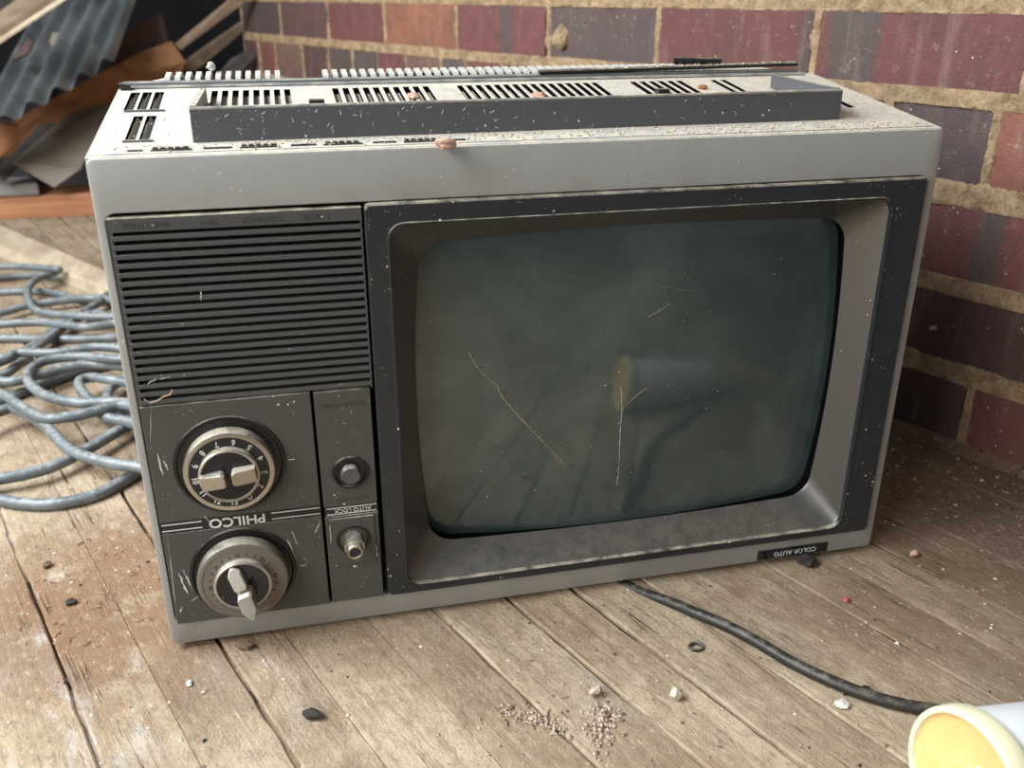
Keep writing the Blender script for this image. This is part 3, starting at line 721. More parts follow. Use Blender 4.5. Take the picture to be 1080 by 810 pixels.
# dirt packed into the gaps, deeper in some places than others
for k, (a, g) in enumerate(joints[1:-1]):
    n0 = len(m.f); L1 = []; L2 = []
    for s in ss_:
        z = min(-.0003, (-.0048 if a > -.1 else -.0030) + .0065 * noise.noise(Vector((s * 13, k * 2.3, 5))) + .002 * noise.noise(Vector((s * 60, k, 6))))
        L1.append(BM * (a - g) + BE * s + Vector((0, 0, z))); L2.append(BM * (a + g) + BE * s + Vector((0, 0, z)))
    m.loops([L1, L2], 0, closed=False); tone += [1.0] * (len(m.f) - n0)
n0 = len(m.f)
q = [BM * t_ + BE * s + Vector((0, 0, -.0042)) for t_, s in ((lo, -3), (hi, -3), (hi, 3.4), (lo, 3.4))]; m.add(q, [(0, 1, 2, 3)], 1); tone += [0.0]
q = [p_ - Vector((0, 0, .02)) for p_ in q]; m.add(q, [(3, 2, 1, 0)], 1); tone += [0.0]
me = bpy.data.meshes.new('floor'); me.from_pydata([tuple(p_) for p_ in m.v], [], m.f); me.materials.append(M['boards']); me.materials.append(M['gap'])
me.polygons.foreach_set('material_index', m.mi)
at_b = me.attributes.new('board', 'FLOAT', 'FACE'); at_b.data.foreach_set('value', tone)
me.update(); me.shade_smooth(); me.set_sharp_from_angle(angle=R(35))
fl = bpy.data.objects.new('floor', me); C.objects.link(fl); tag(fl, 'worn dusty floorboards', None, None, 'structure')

# brick wall: rough mortar with each brick standing a little proud of it
def WP(s, z, out): return WD * s + WN * (WOFF - out) + Vector((0, 0, z))
TON = dict(m=(0.1720, 0.0596, 0.0549), p=(0.1200, 0.0631, 0.0578), g=(0.0964, 0.0737, 0.0670), o=(0.2721, 0.1116, 0.0648), d=(0.0765, 0.0397, 0.0397), r=(0.2290, 0.0852, 0.0605), v=(0.0925, 0.0657, 0.0637), b=(0.1853, 0.1050, 0.0783))
rows = [  # z0, z1, list of (s centre joint right->left) with tones
 (0.000, 0.066, [(-.50, 'm'), (-.282, 'm'), (-.0625, 'd'), (0.158, 'd'), (0.378, 'm'), (.598, 'p'), (.82, 'm'), (1.04, 'p'), (1.26, 'm'), (1.48, 'p'), (1.70, None)]),
 (0.088, 0.1524, [(-.62, 'm'), (-.395, 'd'), (-.165, 'd'), (0.055, 'd'), (.165, 'm'), (.275, 'd'), (.385, 'p'), (.495, 'm'), (.605, 'g'), (.82, 'm'), (1.04, 'p'), (1.26, 'm'), (1.48, 'p'), (1.70, None)]),
 (0.1725, 0.239, [(-.50, 'm'), (-.385, 'p'), (-.165, 'm'), (0.060, 'm'), (0.165, 'm'), (0.385, 'p'), (.605, 'm'), (.82, 'g'), (1.04, 'p'), (1.26, 'm'), (1.48, 'p'), (1.70, None)]),
 (0.2627, 0.3287, [(-.36, 'm'), (-.145, 'r'), (-.0330, 'v'), (0.075, 'm'), (.185, 'g'), (.295, 'm'), (.405, 'v'), (.515, 'm'), (.62, 'p'), (.715, 'm'), (.8115, 'g'), (.885, 'b'), (.992, 'm'), (1.0894, 'g'), (1.186, 'g'), (1.2832, 'p'), (1.40, 'b'), (1.53, 'r'), (1.62, 'p'), (1.70, None)]),
 (0.346, 0.4106, [(-.50, 'm'), (-.272, 'g'), (-.052, 'm'), (0.1700, 'm'), (0.3956, 'v'), (0.6102, 'm'), (0.8334, 'o'), (1.0603, 'm'), (1.2729, 'p'), (1.4917, 'v'), (1.70, None)]),
]
z = 0.430
for k in range(22):
    o_ = 0.11 if k % 2 else 0; rows.append((z, z + .0655, [(-.62 + o_ + .22 * i, random.choice('mmpgmdr')) for i in range(11)] + [(1.70, None)])); z += .0865
WT = z
m = MB(); cols = []
def wn(s, z, k=0): return noise.noise(Vector((s * 22, z * 22, k))) * .5 + noise.noise(Vector((s * 70, z * 70, k + 3))) * .35 + noise.noise(Vector((s * 190, z * 190, k + 5))) * .22
# mortar sheet
sg = []; q_ = -.72
while q_ < 1.70: sg.append(q_); q_ += .0026 if -.20 < q_ < .55 else .0060
sg.append(1.70)
zg = [i * .0026 for i in range(int(.44 / .0026))]
def joint_out(s, z):
    """mortar stands out in the joints and drops away behind each brick"""
    d = -1.0
    for z0, z1, js in rows[:6]:
        if z0 - .006 < z < z1 + .006:
            for (sa, tn), (sb, _) in zip(js[:-1], js[1:]):
                if sa < s < sb: d = max(d, min(s - sa - .0055, sb - .0055 - s, z - z0, z1 - z))
    d += .0022 * wn(s, z, 21)
    k = min(1, max(0, (d + .0004) / .0028)); k = k * k * (3 - 2 * k)
    hi = .0042 + .0050 * wn(s, z) + .0022 * noise.noise(Vector((s * 330, z * 330, 8)))
    return hi * (1 - k) - .007 * k
ls = [[WP(s, z, joint_out(s, z)) for s in sg] for z in zg]
m.loops(ls, 1, closed=False)
m.loops([[WP(s, zg[-1], .0015 + .0032 * wn(s, zg[-1])) for s in sg], [WP(s, WT, .001) for s in sg]], 1, closed=False)
cols = [(0.3, 0.25, 0.2)] * len(m.f)
for ri, (z0, z1, js) in enumerate(rows):
    fine = ri < 5
    for (sa, tn), (sb, _) in zip(js[:-1], js[1:]):
        if tn is None: continue
        a = sa + .0035; b = sb - .0035; rs = random.Random(int(sa * 1000) + ri * 77)
        if ri == 0 and abs(sa + .0625) < .01: a = sa + .0055
        proud = rs.uniform(.0030, .0055); tw = rs.uniform(-.0012, .0012)
        nx, nz = (max(4, int((b - a) / (.006 if fine else .05))), (11 if fine else 2)); o0 = len(m.v); r = .004
        for j in range(nz + 1):
            for i in range(nx + 1):
                u, v_ = i / nx, j / nz
                if fine:
                    e1, e2 = .0009 / (b - a), .0009 / (z1 - z0)
                    if i == 1: u = e1
                    if i == nx - 1: u = 1 - e1
                    if j == 1: v_ = e2
                    if j == nz - 1: v_ = 1 - e2
                s = a + (b - a) * u; zz = z0 - .002 + (z1 - z0 + .004) * v_
                ed = min(u * (b - a), (1 - u) * (b - a), v_ * (z1 - z0), (1 - v_) * (z1 - z0))
                k = .0
                if ed < 1e-6:
                    s += .0013 * wn(s, zz, 9) * 2; zz += .0011 * wn(s, zz, 12) * 2
                out = proud + tw * (u - .5) * 2 + .0009 * wn(s, zz, 2)
                if ed < 1e-6: out = -.006
                elif ed < .003: out -= .0007 + .0016 * max(0, wn(s, zz, 15)); s += .0013 * wn(s, zz, 9) * 2; zz += .0011 * wn(s, zz, 12) * 2
                m.v.append(WP(s, zz, out))
        c0 = TON[tn]; jit = rs.uniform(.85, 1.15)
        gp0, gp1 = None, None
        if ri == 4 and abs(sa + .052) < .01: gp0, gp1 = .095, .155
        if ri == 4 and abs(sa - .17) < .01: gp0, gp1 = .17, .187
        if ri == 2 and abs(sa + .165) < .01: gp0, gp1 = -.0622, -.0354
        if ri == 4 and abs(sa - .6102) < .01: gp0, gp1 = .69, .72
        for j in range(nz):
            for i in range(nx):
                q = o0 + j * (nx + 1) + i; m.f.append((q, q + 1, q + nx + 2, q + nx + 1)); m.mi.append(0)
                s = a + (b - a) * (i + .5) / nx; cc = c0; w_ = .008 * wn(s, z0 + j * .006, 1)
                if gp0 is not None:
                    k_ = max(0, min(1, (min(s + w_ - gp0, gp1 - s - w_) + .004) / .010)); cc = tuple(p1 * (1 - k_) + p2 * k_ for p1, p2 in zip(c0, TON['g']))
                cols.append(tuple(q_ * jit for q_ in cc))
me = bpy.data.meshes.new('wall_right'); me.from_pydata([tuple(p_) for p_ in m.v], [], m.f)
me.materials.append(M['brick']); me.materials.append(M['mortar']); me.polygons.foreach_set('material_index', m.mi)
ca = me.attributes.new('tone', 'FLOAT_COLOR', 'FACE'); ca.data.foreach_set('color', [x for c_ in cols for x in (*c_, 1.0)])
b_ = bmesh.new(); b_.from_mesh(me)
for f in b_.faces:
    if f.normal.dot(WN) > 0: f.normal_flip()
b_.to_mesh(me); b_.free(); me.shade_smooth(); me.set_sharp_from_angle(angle=R(50))
wr = bpy.data.objects.new('wall_right', me); C.objects.link(wr)
# body of the wall behind the face
q = [WP(-.72, 0, -.005), WP(1.70, 0, -.005), WP(1.70, 0, -.11), WP(-.72, 0, -.11)]
mm = MB(); mm.loops([q, [p_ + Vector((0, 0, WT)) for p_ in q]], 0, True, True); wb = mm.build('wall_core', M['mortar'], wr)
tag(wr, 'old red and purple brick wall with crumbling sandy mortar', None, None, 'structure')

# dark plank wall far behind the heap, with its return
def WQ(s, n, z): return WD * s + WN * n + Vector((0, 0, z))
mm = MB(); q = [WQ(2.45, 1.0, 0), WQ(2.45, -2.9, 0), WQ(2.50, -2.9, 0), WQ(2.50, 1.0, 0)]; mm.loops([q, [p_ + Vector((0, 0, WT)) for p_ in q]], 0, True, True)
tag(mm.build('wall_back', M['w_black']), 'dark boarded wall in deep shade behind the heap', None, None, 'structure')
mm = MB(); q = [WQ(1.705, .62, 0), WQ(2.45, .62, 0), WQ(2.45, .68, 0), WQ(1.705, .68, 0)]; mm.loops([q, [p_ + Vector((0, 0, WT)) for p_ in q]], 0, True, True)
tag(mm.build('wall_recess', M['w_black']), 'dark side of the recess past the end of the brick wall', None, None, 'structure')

# ================================================================== THE HEAP AT THE BACK LEFT
def slab(name, pts, th, mat, label, cat, group=None, parent=None, bevel=.0015):
    """a board: outline of space points, thickness carried away from the camera"""
    P = [Vector(p_) for p_ in pts]; n = (P[1] - P[0]).cross(P[2] - P[0]).normalized()
    if n.dot(CAM - P[0]) > 0: n = -n
    m = MB(); m.loops([P, [p_ + n * th for p_ in P]], 0, True, True)
    o = m.build(name, mat, parent, None, bevel)
    if label: tag(o, label, cat, group)
    return o
# timber lying across the floor
zt = at(50, 207, 1.475).z
m = MB(); a = onz(-70, 235); b = Vector((-0.40, 1.48, 0)); dirn = (b - a).normalized(); nrm = Vector((-dirn.y, dirn.x, 0))
q = [a, b, b + nrm * .10, a + nrm * .10]; m.loops([q, [p_ + Vector((0, 0, zt)) for p_ in q]], 0, True, True)
tag(m.build('timber_beam', M['w_orange'], None, None, .002), 'orange-brown squared timber lying on the floor under the heap', 'timber')
# long pale plank on the floor in front of it
m = MB(); A = onz(-30, 248, .022); B = onz(105, 301, .022); B2 = onz(105, 284, .022); A2 = onz(-30, 224, .022)
dv = (B - A).normalized(); B = B + dv * .06; B2 = B2 + dv * .06
q = [A, B, B2, A2]; m.loops([q, [Vector((p_.x, p_.y, 0)) for p_ in q]], 0, True, True)
tag(m.build('floor_plank', M['w_pale'], None, None, .0015), 'long pale dusty plank lying on the floor beyond the coils of hose', 'plank')
# short grey plank resting on the timber
z2 = zt + .002
p0, p1 = at(-30, 207, 1.47), at(41, 207, 1.47)
m = MB(); q = [Vector((-.86, 1.478, z2)), Vector((at(41, 200, 1.478).x, 1.478, z2)), Vector((at(34, 185, 1.56).x, 1.57, z2)), Vector((-.86, 1.57, z2))]
m.loops([q, [p_ + Vector((0, 0, .024)) for p_ in q]], 0, True, True)
tag(m.build('short_plank', M['w_greyplank'], None, None, .003), 'short grey plank end resting on the orange-brown timber', 'plank')
# grey panel leaning
slab('grey_panel', [at(12, 172, 1.475), at(57, 198, 1.45), at(85, 178, 1.46), at(118, 108, 1.60), at(70, 120, 1.62)], .008, M['w_grey'], 'weathered grey panel leaning down onto the orange-brown timber', 'panel')
slab('dark_lath', [at(-6, 182, 1.45), at(6, 190, 1.45), at(62, 128, 1.62), at(50, 122, 1.62)], .010, M['w_dark'], 'dark lath sloping beside the weathered grey panel', 'lath')
slab('board_offcut', [at(-20, 128, 1.40), at(20, 133, 1.42), at(18, 150, 1.42), at(-6, 172, 1.40), at(-22, 172, 1.40)], .018, M['w_rust'], 'small tan offcut at the left edge under the corrugated sheet', 'offcut')
# rust brown board under the sheet, with its bright broken end
slab('rust_brown_board', [at(4, 168, 1.58), at(60, 138, 1.62), at(106, 117, 1.65), at(150, 95, 1.70), at(186, 84, 1.72), at(196, 66, 1.72), at(181, 43, 1.73), at(150, 54, 1.70), at(118, 70, 1.65), at(70, 96, 1.60), at(4, 132, 1.55)], .020, M['w_rust'],
     'broad rust-brown board with a bright broken end behind the television', 'board')
slab('dark_red_board', [at(120, 75, 1.76), at(150, 50, 1.76), at(178, 46, 1.78), at(172, 18, 1.80), at(150, 26, 1.78), at(112, 56, 1.74)], .015, M['redwood'], 'dark reddish board standing behind the rust-brown board', 'board')
# two laths leaning to the right
slab('thin_lath', [at(184, 47, 1.72), at(191, 53, 1.72), at(270, -6, 1.64), at(248, -6, 1.64)], .014, M['w_tan'], 'upper of the two tan laths rising to the right from the broken board end', 'lath')
slab('thin_lath', [at(178, 74, 1.80), at(205, 76, 1.80), at(242, 46, 1.76), at(266, 24, 1.74), at(260, 21, 1.74), at(196, 66, 1.80)], .014, M['w_tan'], 'lower of the two tan laths rising to the right from the broken board end', 'lath')
slab('curved_offcut', [at(228, 80, 1.66), at(243, 62, 1.68), at(258, 54, 1.68), at(270, 59, 1.68), at(262, 66, 1.68), at(250, 82, 1.66)], .012, M['w_dark'], 'dim brown curved offcut near the end of the brick wall', 'offcut')
# corrugated sheet
def corr():
    BL, BR, TR, TL = at(-34, 146, 1.30), at(119, 62, 1.50), at(146, -14, 1.72), at(46, -2, 1.80)
    m = MB(); nu, nv = 140, 10; W = 5.6; ls = []
    nrm = (BR - BL).cross(TL - BL).normalized()
    if nrm.dot(CAM - BL) < 0: nrm = -nrm
    for off in (0, -.0012):
        rows_ = []
        for j in range(nv + 1):
            v_ = j / nv; r_ = []
            for i in range(nu + 1):
                u = i / nu; p_ = (BL.lerp(BR, u)).lerp(TL.lerp(TR, u), v_); sag = .004 * math.sin(math.pi * u)
                ph = 2 * math.pi * W * u; r_.append(p_ + nrm * (.0105 * math.sin(ph) + off) - Vector((0, 0, sag)))
            rows_.append(r_)
        m.loops(rows_, 0, closed=False)
        ls.append(rows_)
    m.loops([ls[0][0], ls[1][0]], 0, closed=False); m.loops([ls[0][-1], ls[1][-1]], 0, closed=False)
    o = m.build('corrugated_sheet', M['tin'], None, 50)
    tag(o, 'grey-blue corrugated metal sheet sloping over the heap', 'metal sheet')
corr()
# planks hanging into the top left corner
slab('weathered_plank', [at(-8, 50, 1.20), at(4, 40, 1.20), at(72, -6, 1.32), at(40, -6, 1.36), at(-8, 30, 1.24)], .014, M['w_tan'], 'tan plank with a bright lower edge in the top left corner', 'plank')
slab('lit_plank_edge', [at(-8, 52, 1.165), at(-8, 45, 1.17), at(64, -3, 1.28), at(74, -3, 1.28)], .005, M['w_pale'], 'added pale strip standing for the lit lower edge of the top left plank', 'plank edge')  # pale strip added to paint the light on the plank's lower edge
slab('dark_plank', [at(-8, 27, 1.27), at(38, -8, 1.40), at(-8, -8, 1.36)], .014, M['w_dark'], 'dark grey plank in the extreme top left corner', 'plank')
slab('hanging_offcut', [at(83, -8, 1.8), at(101, -8, 1.8), at(100, 22, 1.8), at(94, 29, 1.8), at(87, 22, 1.8)], .014, M['redwood'], 'dim reddish stick end hanging above the corrugated sheet', 'offcut')
slab('splintered_offcut', [at(48, 56, 1.60), at(55, 34, 1.62), at(62, 34, 1.62), at(63, 48, 1.60)], .012, M['w_grey'], 'left of the two small pale splinters behind the corrugated sheet', 'offcut')
slab('splintered_offcut', [at(65, 38, 1.64), at(72, 30, 1.65), at(79, 37, 1.65), at(70, 42, 1.64)], .012, M['w_tan'], 'right of the two small pale splinters behind the corrugated sheet', 'offcut')
slab('dim_offcut', [at(13, 64, 1.45), at(30, 40, 1.48), at(36, 44, 1.48), at(30, 56, 1.46)], .012, M['redwood'], 'dim brown offcut just below the top left plank', 'offcut')
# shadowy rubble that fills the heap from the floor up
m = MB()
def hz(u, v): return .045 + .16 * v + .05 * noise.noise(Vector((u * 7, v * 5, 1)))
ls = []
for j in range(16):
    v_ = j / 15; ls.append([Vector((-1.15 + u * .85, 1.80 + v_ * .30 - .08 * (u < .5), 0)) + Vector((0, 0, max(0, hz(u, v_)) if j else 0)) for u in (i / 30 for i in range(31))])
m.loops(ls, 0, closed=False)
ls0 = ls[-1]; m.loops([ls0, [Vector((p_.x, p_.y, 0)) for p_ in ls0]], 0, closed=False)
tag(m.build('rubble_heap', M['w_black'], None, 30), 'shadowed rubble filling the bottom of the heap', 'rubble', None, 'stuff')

# ================================================================== HOSE, FLEX, TUB
strands = [
 [(-60, 505), (0, 527), (50, 532), (95, 524), (125, 510), (148, 494)],
 [(150, 470), (142, 447), (90, 475), (50, 494), (0, 505), (-50, 510)],
 [(-70, 470), (0, 434), (20, 433), (46, 448), (71, 472), (98, 484), (141, 492), (158, 488)],
 [(160, 440), (130, 427), (104, 433), (77, 439), (46, 441), (21, 428), (0, 415), (-50, 400)],
 [(-60, 440), (0, 424), (16, 417), (44, 406), (89, 391), (124, 383), (152, 372)],
 [(150, 390), (131, 400), (116, 410), (114, 423), (126, 436), (145, 442), (160, 440)],
 [(160, 452), (130, 444), (112, 440), (100, 428), (86, 412), (84, 402), (96, 398), (112, 400), (150, 408)],
 [(150, 424), (110, 424), (85, 425), (60, 421), (42, 414), (30, 402), (32, 390), (50, 380), (85, 376), (140, 378)],
 [(140, 356), (118, 356), (60, 358), (0, 357), (-50, 362)],
 [(-60, 395), (0, 382), (36, 364), (60, 345), (100, 322), (130, 300)],
 [(135, 330), (107, 334), (80, 333), (56, 331), (36, 326), (29, 308), (38, 295), (56, 288)],
 [(62, 284), (44, 283), (0, 281), (-60, 286)],
 [(-50, 300), (0, 293), (40, 291), (80, 296), (120, 300), (140, 312)],
 [(130, 318), (100, 314), (60, 318), (30, 322), (0, 330), (-50, 338)],
 [(-50, 345), (0, 342), (44, 340), (90, 345), (130, 342)],
 [(140, 366), (100, 366), (60, 372), (20, 372), (0, 378), (-60, 372)],
 [(-60, 310), (0, 308), (50, 308), (90, 318), (125, 322)],
 [(135, 346), (100, 330), (60, 350), (20, 384), (0, 396), (-40, 404)],
 [(-60, 380), (0, 402), (40, 396), (70, 388), (100, 384), (140, 388)],
]
RH = .0057
def spline(P, n=8):
    out = []
    for i in range(len(P) - 1):
        a, b, c, d = P[max(i - 1, 0)], P[i], P[i + 1], P[min(i + 2, len(P) - 1)]
        for k in range(n):
            u = k / n; out.append(.5 * ((2 * b) + (c - a) * u + (2 * a - 5 * b + 4 * c - d) * u * u + (3 * b - a - 3 * c + d) * u ** 3))
    out.append(P[-1]); return out
P = []
for i, s_ in enumerate(strands):
    lev = RH + (i % 4) * .0085 * (0 if i == 0 else 1)
    for j, (x, y) in enumerate(s_):
        w = onz(x, y, lev)
        lim = -0.292 if w.y > -0.02 else -1
        if w.x > lim: w.x = lim - .003 * (i % 3)
        P.append(w)
P = spline(P, 7)
for p_ in P: p_.z = max(p_.z, RH)
m = MB(); m.tube(P, RH, 10)
tag(m.build('rubber_hose', M['hose'], None, 60), 'long blue-grey rubber hose lying in tangled coils left of the television', 'hose')

P = [Vector((0.02, .12, .0036))] if False else []
P = [onz(640, 600, .0043), onz(675, 618, .0043), onz(705, 632, .0043), onz(740, 649, .0043), onz(768, 661, .0043), onz(800, 678, .0043), onz(832, 697, .0043), onz(860, 711, .0043), onz(895, 726, .0043), onz(930, 738, .0043), onz(965, 746, .0043), onz(1000, 752, .0043), onz(1050, 770, .0043), onz(1110, 775, .0043)]
for k_, z_ in ((0, -.0035), (1, -.0012), (2, .0020)): P[k_].z = z_
m = MB(); m.tube(spline(P, 8), .0042, 10)
tag(m.build('power_cord', M['flex'], None, 60), 'black dusty power cord running from under the television towards the white tub', 'cord')

# the tub on its side
PHI = R(184); TR_ = .041; tilt = R(3.5)
nx_ = Vector((math.cos(PHI), math.sin(PHI), 0)); TC = onz(1015, 829, TR_ + .0005)
tub = empty('paint_tub', (TC.x, TC.y, 0)); tag(tub, 'white plastic tub with a yellow lid lying on its side at the bottom right', 'tub')
ax = (nx_ * math.cos(tilt) + Vector((0, 0, math.sin(tilt)))).normalized()   # narrow end droops to the floor
sd = Vector((0, 0, 1)).cross(ax).normalized(); upv = ax.cross(sd)
def trev(prof, seg=64):
    return [[TC + ax * a_ + (sd * math.cos(k * 2 * math.pi / seg) + upv * math.sin(k * 2 * math.pi / seg)) * r_ for k in range(seg)] for r_, a_ in prof]
m = MB(); m.loops(trev([(.0372, -.006), (.0376, -.012), (.0360, -.030), (.0290, -.135), (.0275, -.137), (.010, -.136)]), 0, False, True); m.build('tub_body', M['tub'], tub, 35)
m = MB(); m.loops(trev([(.0385, -.0125), (.0400, -.0125), (.0408, -.010), (.0408, -.002), (.0402, .0002), (.0385, .0010), (.0372, .0004), (.0366, -.0020)]), 0); m.build('lid_rim', M['rim'], tub, 35)
m = MB(); m.loops(trev([(.0368, -.0018), (.0345, -.0024), (.0335, -.0030), (.0120, -.0028), (.0110, -.0020), (.0060, -.0020), (.0045, -.0028), (.001, -.0028)]), 0, False, True); m.build('lid', M['lid'], tub, 35)
m = MB()
for u, v_, s_ in ((.004, .0115, .0042), (-.008, -.0095, .0040)):
    q = [TC + ax * (-.0018) + sd * (u + s_ * math.cos(a_) * (.55 if u > 0 else 1)) + upv * (v_ + s_ * math.sin(a_) * (1.2 if u > 0 else .4)) for a_ in (k * math.pi / 6 for k in range(12))]
    q2 = [p_ - ax * .0012 for p_ in q]; m.loops([q2, q], 0, False, True)
m.build('lid_mould_mark', M['rim'], tub, None, .0004)

# ================================================================== LITTER ON THE FLOOR
def bit(px, py, size, mat, label, cat='crumb', name='rubble_crumb', flat_=.5, seed=None, spikes=.5):
    p_ = onz(px, py); return lump(name, p_, size, M[mat], label, cat, seed if seed is not None else px, flat_, None, 2, None, spikes)
bit(713, 738, .0048, 'stone', 'pale angular stone on the boards between the tub and the rubble crumbs', 'stone', 'small_stone', .8)
bit(892, 634, .0032, 'redchip', 'small red chip on the boards right of the power cord', 'chip', 'red_chip', .6)
bit(964, 587, .0036, 'peach', 'small peach pebble just right of the television corner', 'pebble', 'small_pebble', .8)
bit(888, 744, .0058, 'white', 'pinkish white torn flake beside the power cord', 'flake', 'paper_flake', .25)
bit(851, 596, .0080, 'tarry', 'dark lump half under the lower right corner of the television', 'lump', 'dark_lump', .6)
bit(200, 722, .0030, 'white', 'tiny white chip on the boards below the lower dial', 'chip', 'white_chip', .4)
bit(330, 757, .0052, 'tarry', 'dark crumb on the boards below the lower left of the screen', 'crumb', 'dark_crumb', .5)
bit(75, 637, .0045, 'tarry', 'dark crumb on the reddish earth left of the television', 'crumb', 'dark_crumb', .4)
bit(50, 598, .0042, 'soil', 'brown crumb near the hose at the left', 'crumb', 'brown_crumb', .5)
bit(628, 734, .0044, 'pink', 'pinkish grey crumb above the little heap of plaster', 'crumb', 'plaster_crumb', .7)
bit(258, 684, .0060, 'soil', 'soil crumb against the lower left edge of the television', 'crumb', 'soil_crumb', .45)
bit(986, 350 + 0, .001, 'peach', None) if False else None
# dark ring and wire curl
m = MB(); c_ = onz(734, 682, .0012); m.tube([c_ + Vector((.0048 * math.cos(a_), .0040 * math.sin(a_), 0)) for a_ in (k * math.pi / 8 for k in range(17))], .0011, 8, 0, False)
tag(m.build('rubber_washer', M['black'], None, 60), 'small black rubber washer left of the power cord', 'washer')
m = MB(); c_ = onz(903, 731, .0012); P = [c_ + Vector((-.009 + .020 * u, .004 * math.sin(u * 9), .0005 + .001 * abs(math.sin(u * 7)))) for u in (k / 20 for k in range(21))]; m.tube(P, .0009, 6)
tag(m.build('wire_curl', M['black'], None, 60), 'short curl of black wire beside the torn flake', 'wire')
# pale insect-like speck on the dark brick
p_ = WP(0, 0, 0); r = ray(984, 348); tt = (WN * (WOFF - .006) - CAM).dot(WN) / r.dot(WN); p_ = CAM + r * tt
o = lump('plaster_speck', p_, .0045, M['peach'], 'pale pink speck stuck on a dark brick right of the television', 'speck', 4, .5)
# mortar knob on the upper wall
r = ray(592, 42); tt = (WN * (WOFF - .004) - CAM).dot(WN) / r.dot(WN); p_ = CAM + r * tt
o = lump('mortar_lump', p_ - Vector((0, 0, .015)), .014, M['mortar'], 'rough lump of mortar stuck on the wall above the television', 'mortar', 21, 1.1)
# soil fillet along the wall foot
ls = []
for i in range(160):
    s_ = -.6 + i * .0085; w_ = .020 + .012 * noise.noise(Vector((s_ * 12, 0, 3))); h_ = .012 + .006 * noise.noise(Vector((s_ * 20, 0, 9)))
    ls.append([WP(s_, -.001, w_), WP(s_, h_ * .25 + .002 * noise.noise(Vector((s_ * 80, 1, 0))), w_ * .6), WP(s_, h_ * .6, w_ * .25), WP(s_, h_, .001), WP(s_, 0, -.004)])
SOILB = ls

# stuff: crumbs of plaster, dirt along the wall, flecks all over
rs = random.Random(5); pts = []
for _ in range(150):
    a_ = rs.gauss(0, 1), rs.gauss(0, 1); c_ = onz(634 + a_[0] * 9, 763 + a_[1] * 14); pts.append(((c_.x, c_.y, .0004 + .002 * max(0, 1 - abs(a_[0]) - abs(a_[1]))), rs.uniform(.0006, .0024)))
for _ in range(170):
    u = rs.random(); c_ = onz(530 + 60 * u + rs.gauss(0, 5), 748 + 22 * u + rs.gauss(0, 4)); pts.append(((c_.x, c_.y, .0004), rs.uniform(.0004, .0019)))
grit('plaster_crumbs', pts, [M['pink'], M['grit'], M['pink'], M['soil'], M['grit']], 'little heap of pinkish plaster crumbs on the front boards', 'crumbs')
pts = []
for _ in range(2600):
    s_ = rs.uniform(-.45, .35); n_ = WOFF - abs(rs.gauss(0, .06)) - .004
    c_ = WD * s_ + WN * n_
    if c_.x < .29 and c_.y > -.01: continue
    pts.append(((c_.x, c_.y, .0005 + .012 * max(0, 1 - (WOFF - n_) / .03) * rs.random()), rs.choice((.0008, .0011, .0016, .0026))*rs.uniform(.6,1.1)))
grit('wall_debris', pts, [M['soil'], M['soil'], M['soil'], M['soil'], M['tarry'], M['soil'], M['soil'], M['soil'], M['grit']], 'brown soil and mortar crumbs piled along the foot of the brick wall', 'debris', SOILB)
pts = []
for _ in range(1500):
    c_ = Vector((rs.uniform(-.75, .5), rs.uniform(-.35, .5), 0))
    if -.29 < c_.x < .29 and c_.y > -.004: continue
    if c_.dot(WN) > WOFF - .01: continue
    if c_.x < -.29 and c_.y > .18: continue
    pts.append(((c_.x, c_.y, .0002), rs.choice((.0005, .0007, .0010, .0018)) * rs.uniform(.6, 1.1)))
grit('floor_litter', pts, [M['grit'], M['stone'], M['soil'], M['tarry'], M['white'], M['grit']], 'flecks of grit and chips strewn over the floorboards', 'litter')
m = MB(); rs = random.Random(31)
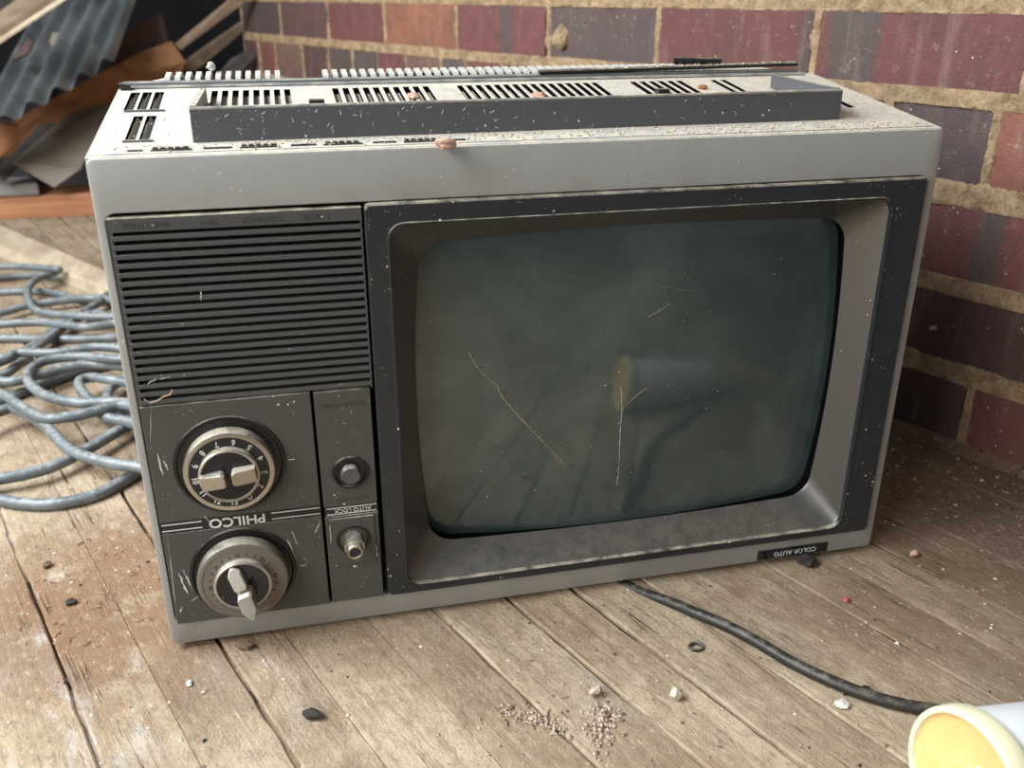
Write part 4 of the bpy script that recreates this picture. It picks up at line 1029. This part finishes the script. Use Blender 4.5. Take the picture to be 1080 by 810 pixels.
for _ in range(150):
    if rs.random() < .18: c_ = onz(rs.gauss(560, 24), rs.gauss(757, 8), .0008)
    elif rs.random() < .4: c_ = onz(rs.uniform(20, 170), rs.uniform(560, 680), .0008)
    else: c_ = Vector((rs.uniform(-.6, .5), rs.uniform(-.32, .2), .0008))
    if (-.29 < c_.x < .29 and c_.y > -.012) or c_.dot(WN) > WOFF - .03: continue
    a_ = rs.uniform(0, 6.28); L_ = rs.uniform(.0008, .0034); k_ = rs.uniform(-.5, .5)
    P = [c_ + Vector((L_ * u * math.cos(a_ + k_ * u), L_ * u * math.sin(a_ + k_ * u), 0)) for u in (-1, -.3, .3, 1)]
    m.tube(P, rs.uniform(.0002, .00045), 5, rs.randrange(2))
tag(m.build('twig_litter', [M['soil'], M['straw'], M['tarry']]), 'short brown slivers and straws strewn over the front boards', 'litter', None, 'stuff')

# ================================================================== LIGHT AND CAMERA
w = bpy.data.worlds.new('sky'); bpy.context.scene.world = w; w.use_nodes = True
bg = w.node_tree.nodes['Background']; bg.inputs[0].default_value = (0.80, 0.90, 1.0, 1); bg.inputs[1].default_value = 0.20
def area(name, loc, target, size, power, col, sy=None):
    l = bpy.data.lights.new(name, 'AREA'); l.energy = power; l.color = col; l.size = size
    if sy: l.shape = 'RECTANGLE'; l.size_y = sy
    o = bpy.data.objects.new(name, l); C.objects.link(o); o.location = loc
    o.rotation_euler = (Vector(target) - Vector(loc)).to_track_quat('-Z', 'Y').to_euler(); return o
area('window_daylight', (-1.15, 0.05, 1.25), (-0.1, 0.1, 0.1), 1.0, 47, (0.90, 0.96, 1.0), 0.9)
area('added_front_fill', (-1.9, -1.35, 1.25), (-0.2, -0.2, 0.1), 1.1, 40, (1.0, 0.96, 0.90), 1.4)  # unseen fill lamp, added to brighten the front of the set

cd_ = bpy.data.cameras.new('camera'); cam = bpy.data.objects.new('camera', cd_); C.objects.link(cam)
cam.location = CAM; cam.rotation_euler = (math.pi / 2 - PITCH, 0, -YAW)
cd_.sensor_width = 36; cd_.lens = 36 * F_PX / 1080; cd_.clip_start = 0.01
cd_.dof.use_dof = True; cd_.dof.focus_distance = 0.66; cd_.dof.aperture_fstop = 8.0
sc = bpy.context.scene; sc.camera = cam
sc.view_settings.view_transform = 'Standard'; sc.view_settings.look = 'None'; sc.view_settings.gamma = 1
sc.view_settings.use_curve_mapping = False; sc.view_settings.exposure = 0.22
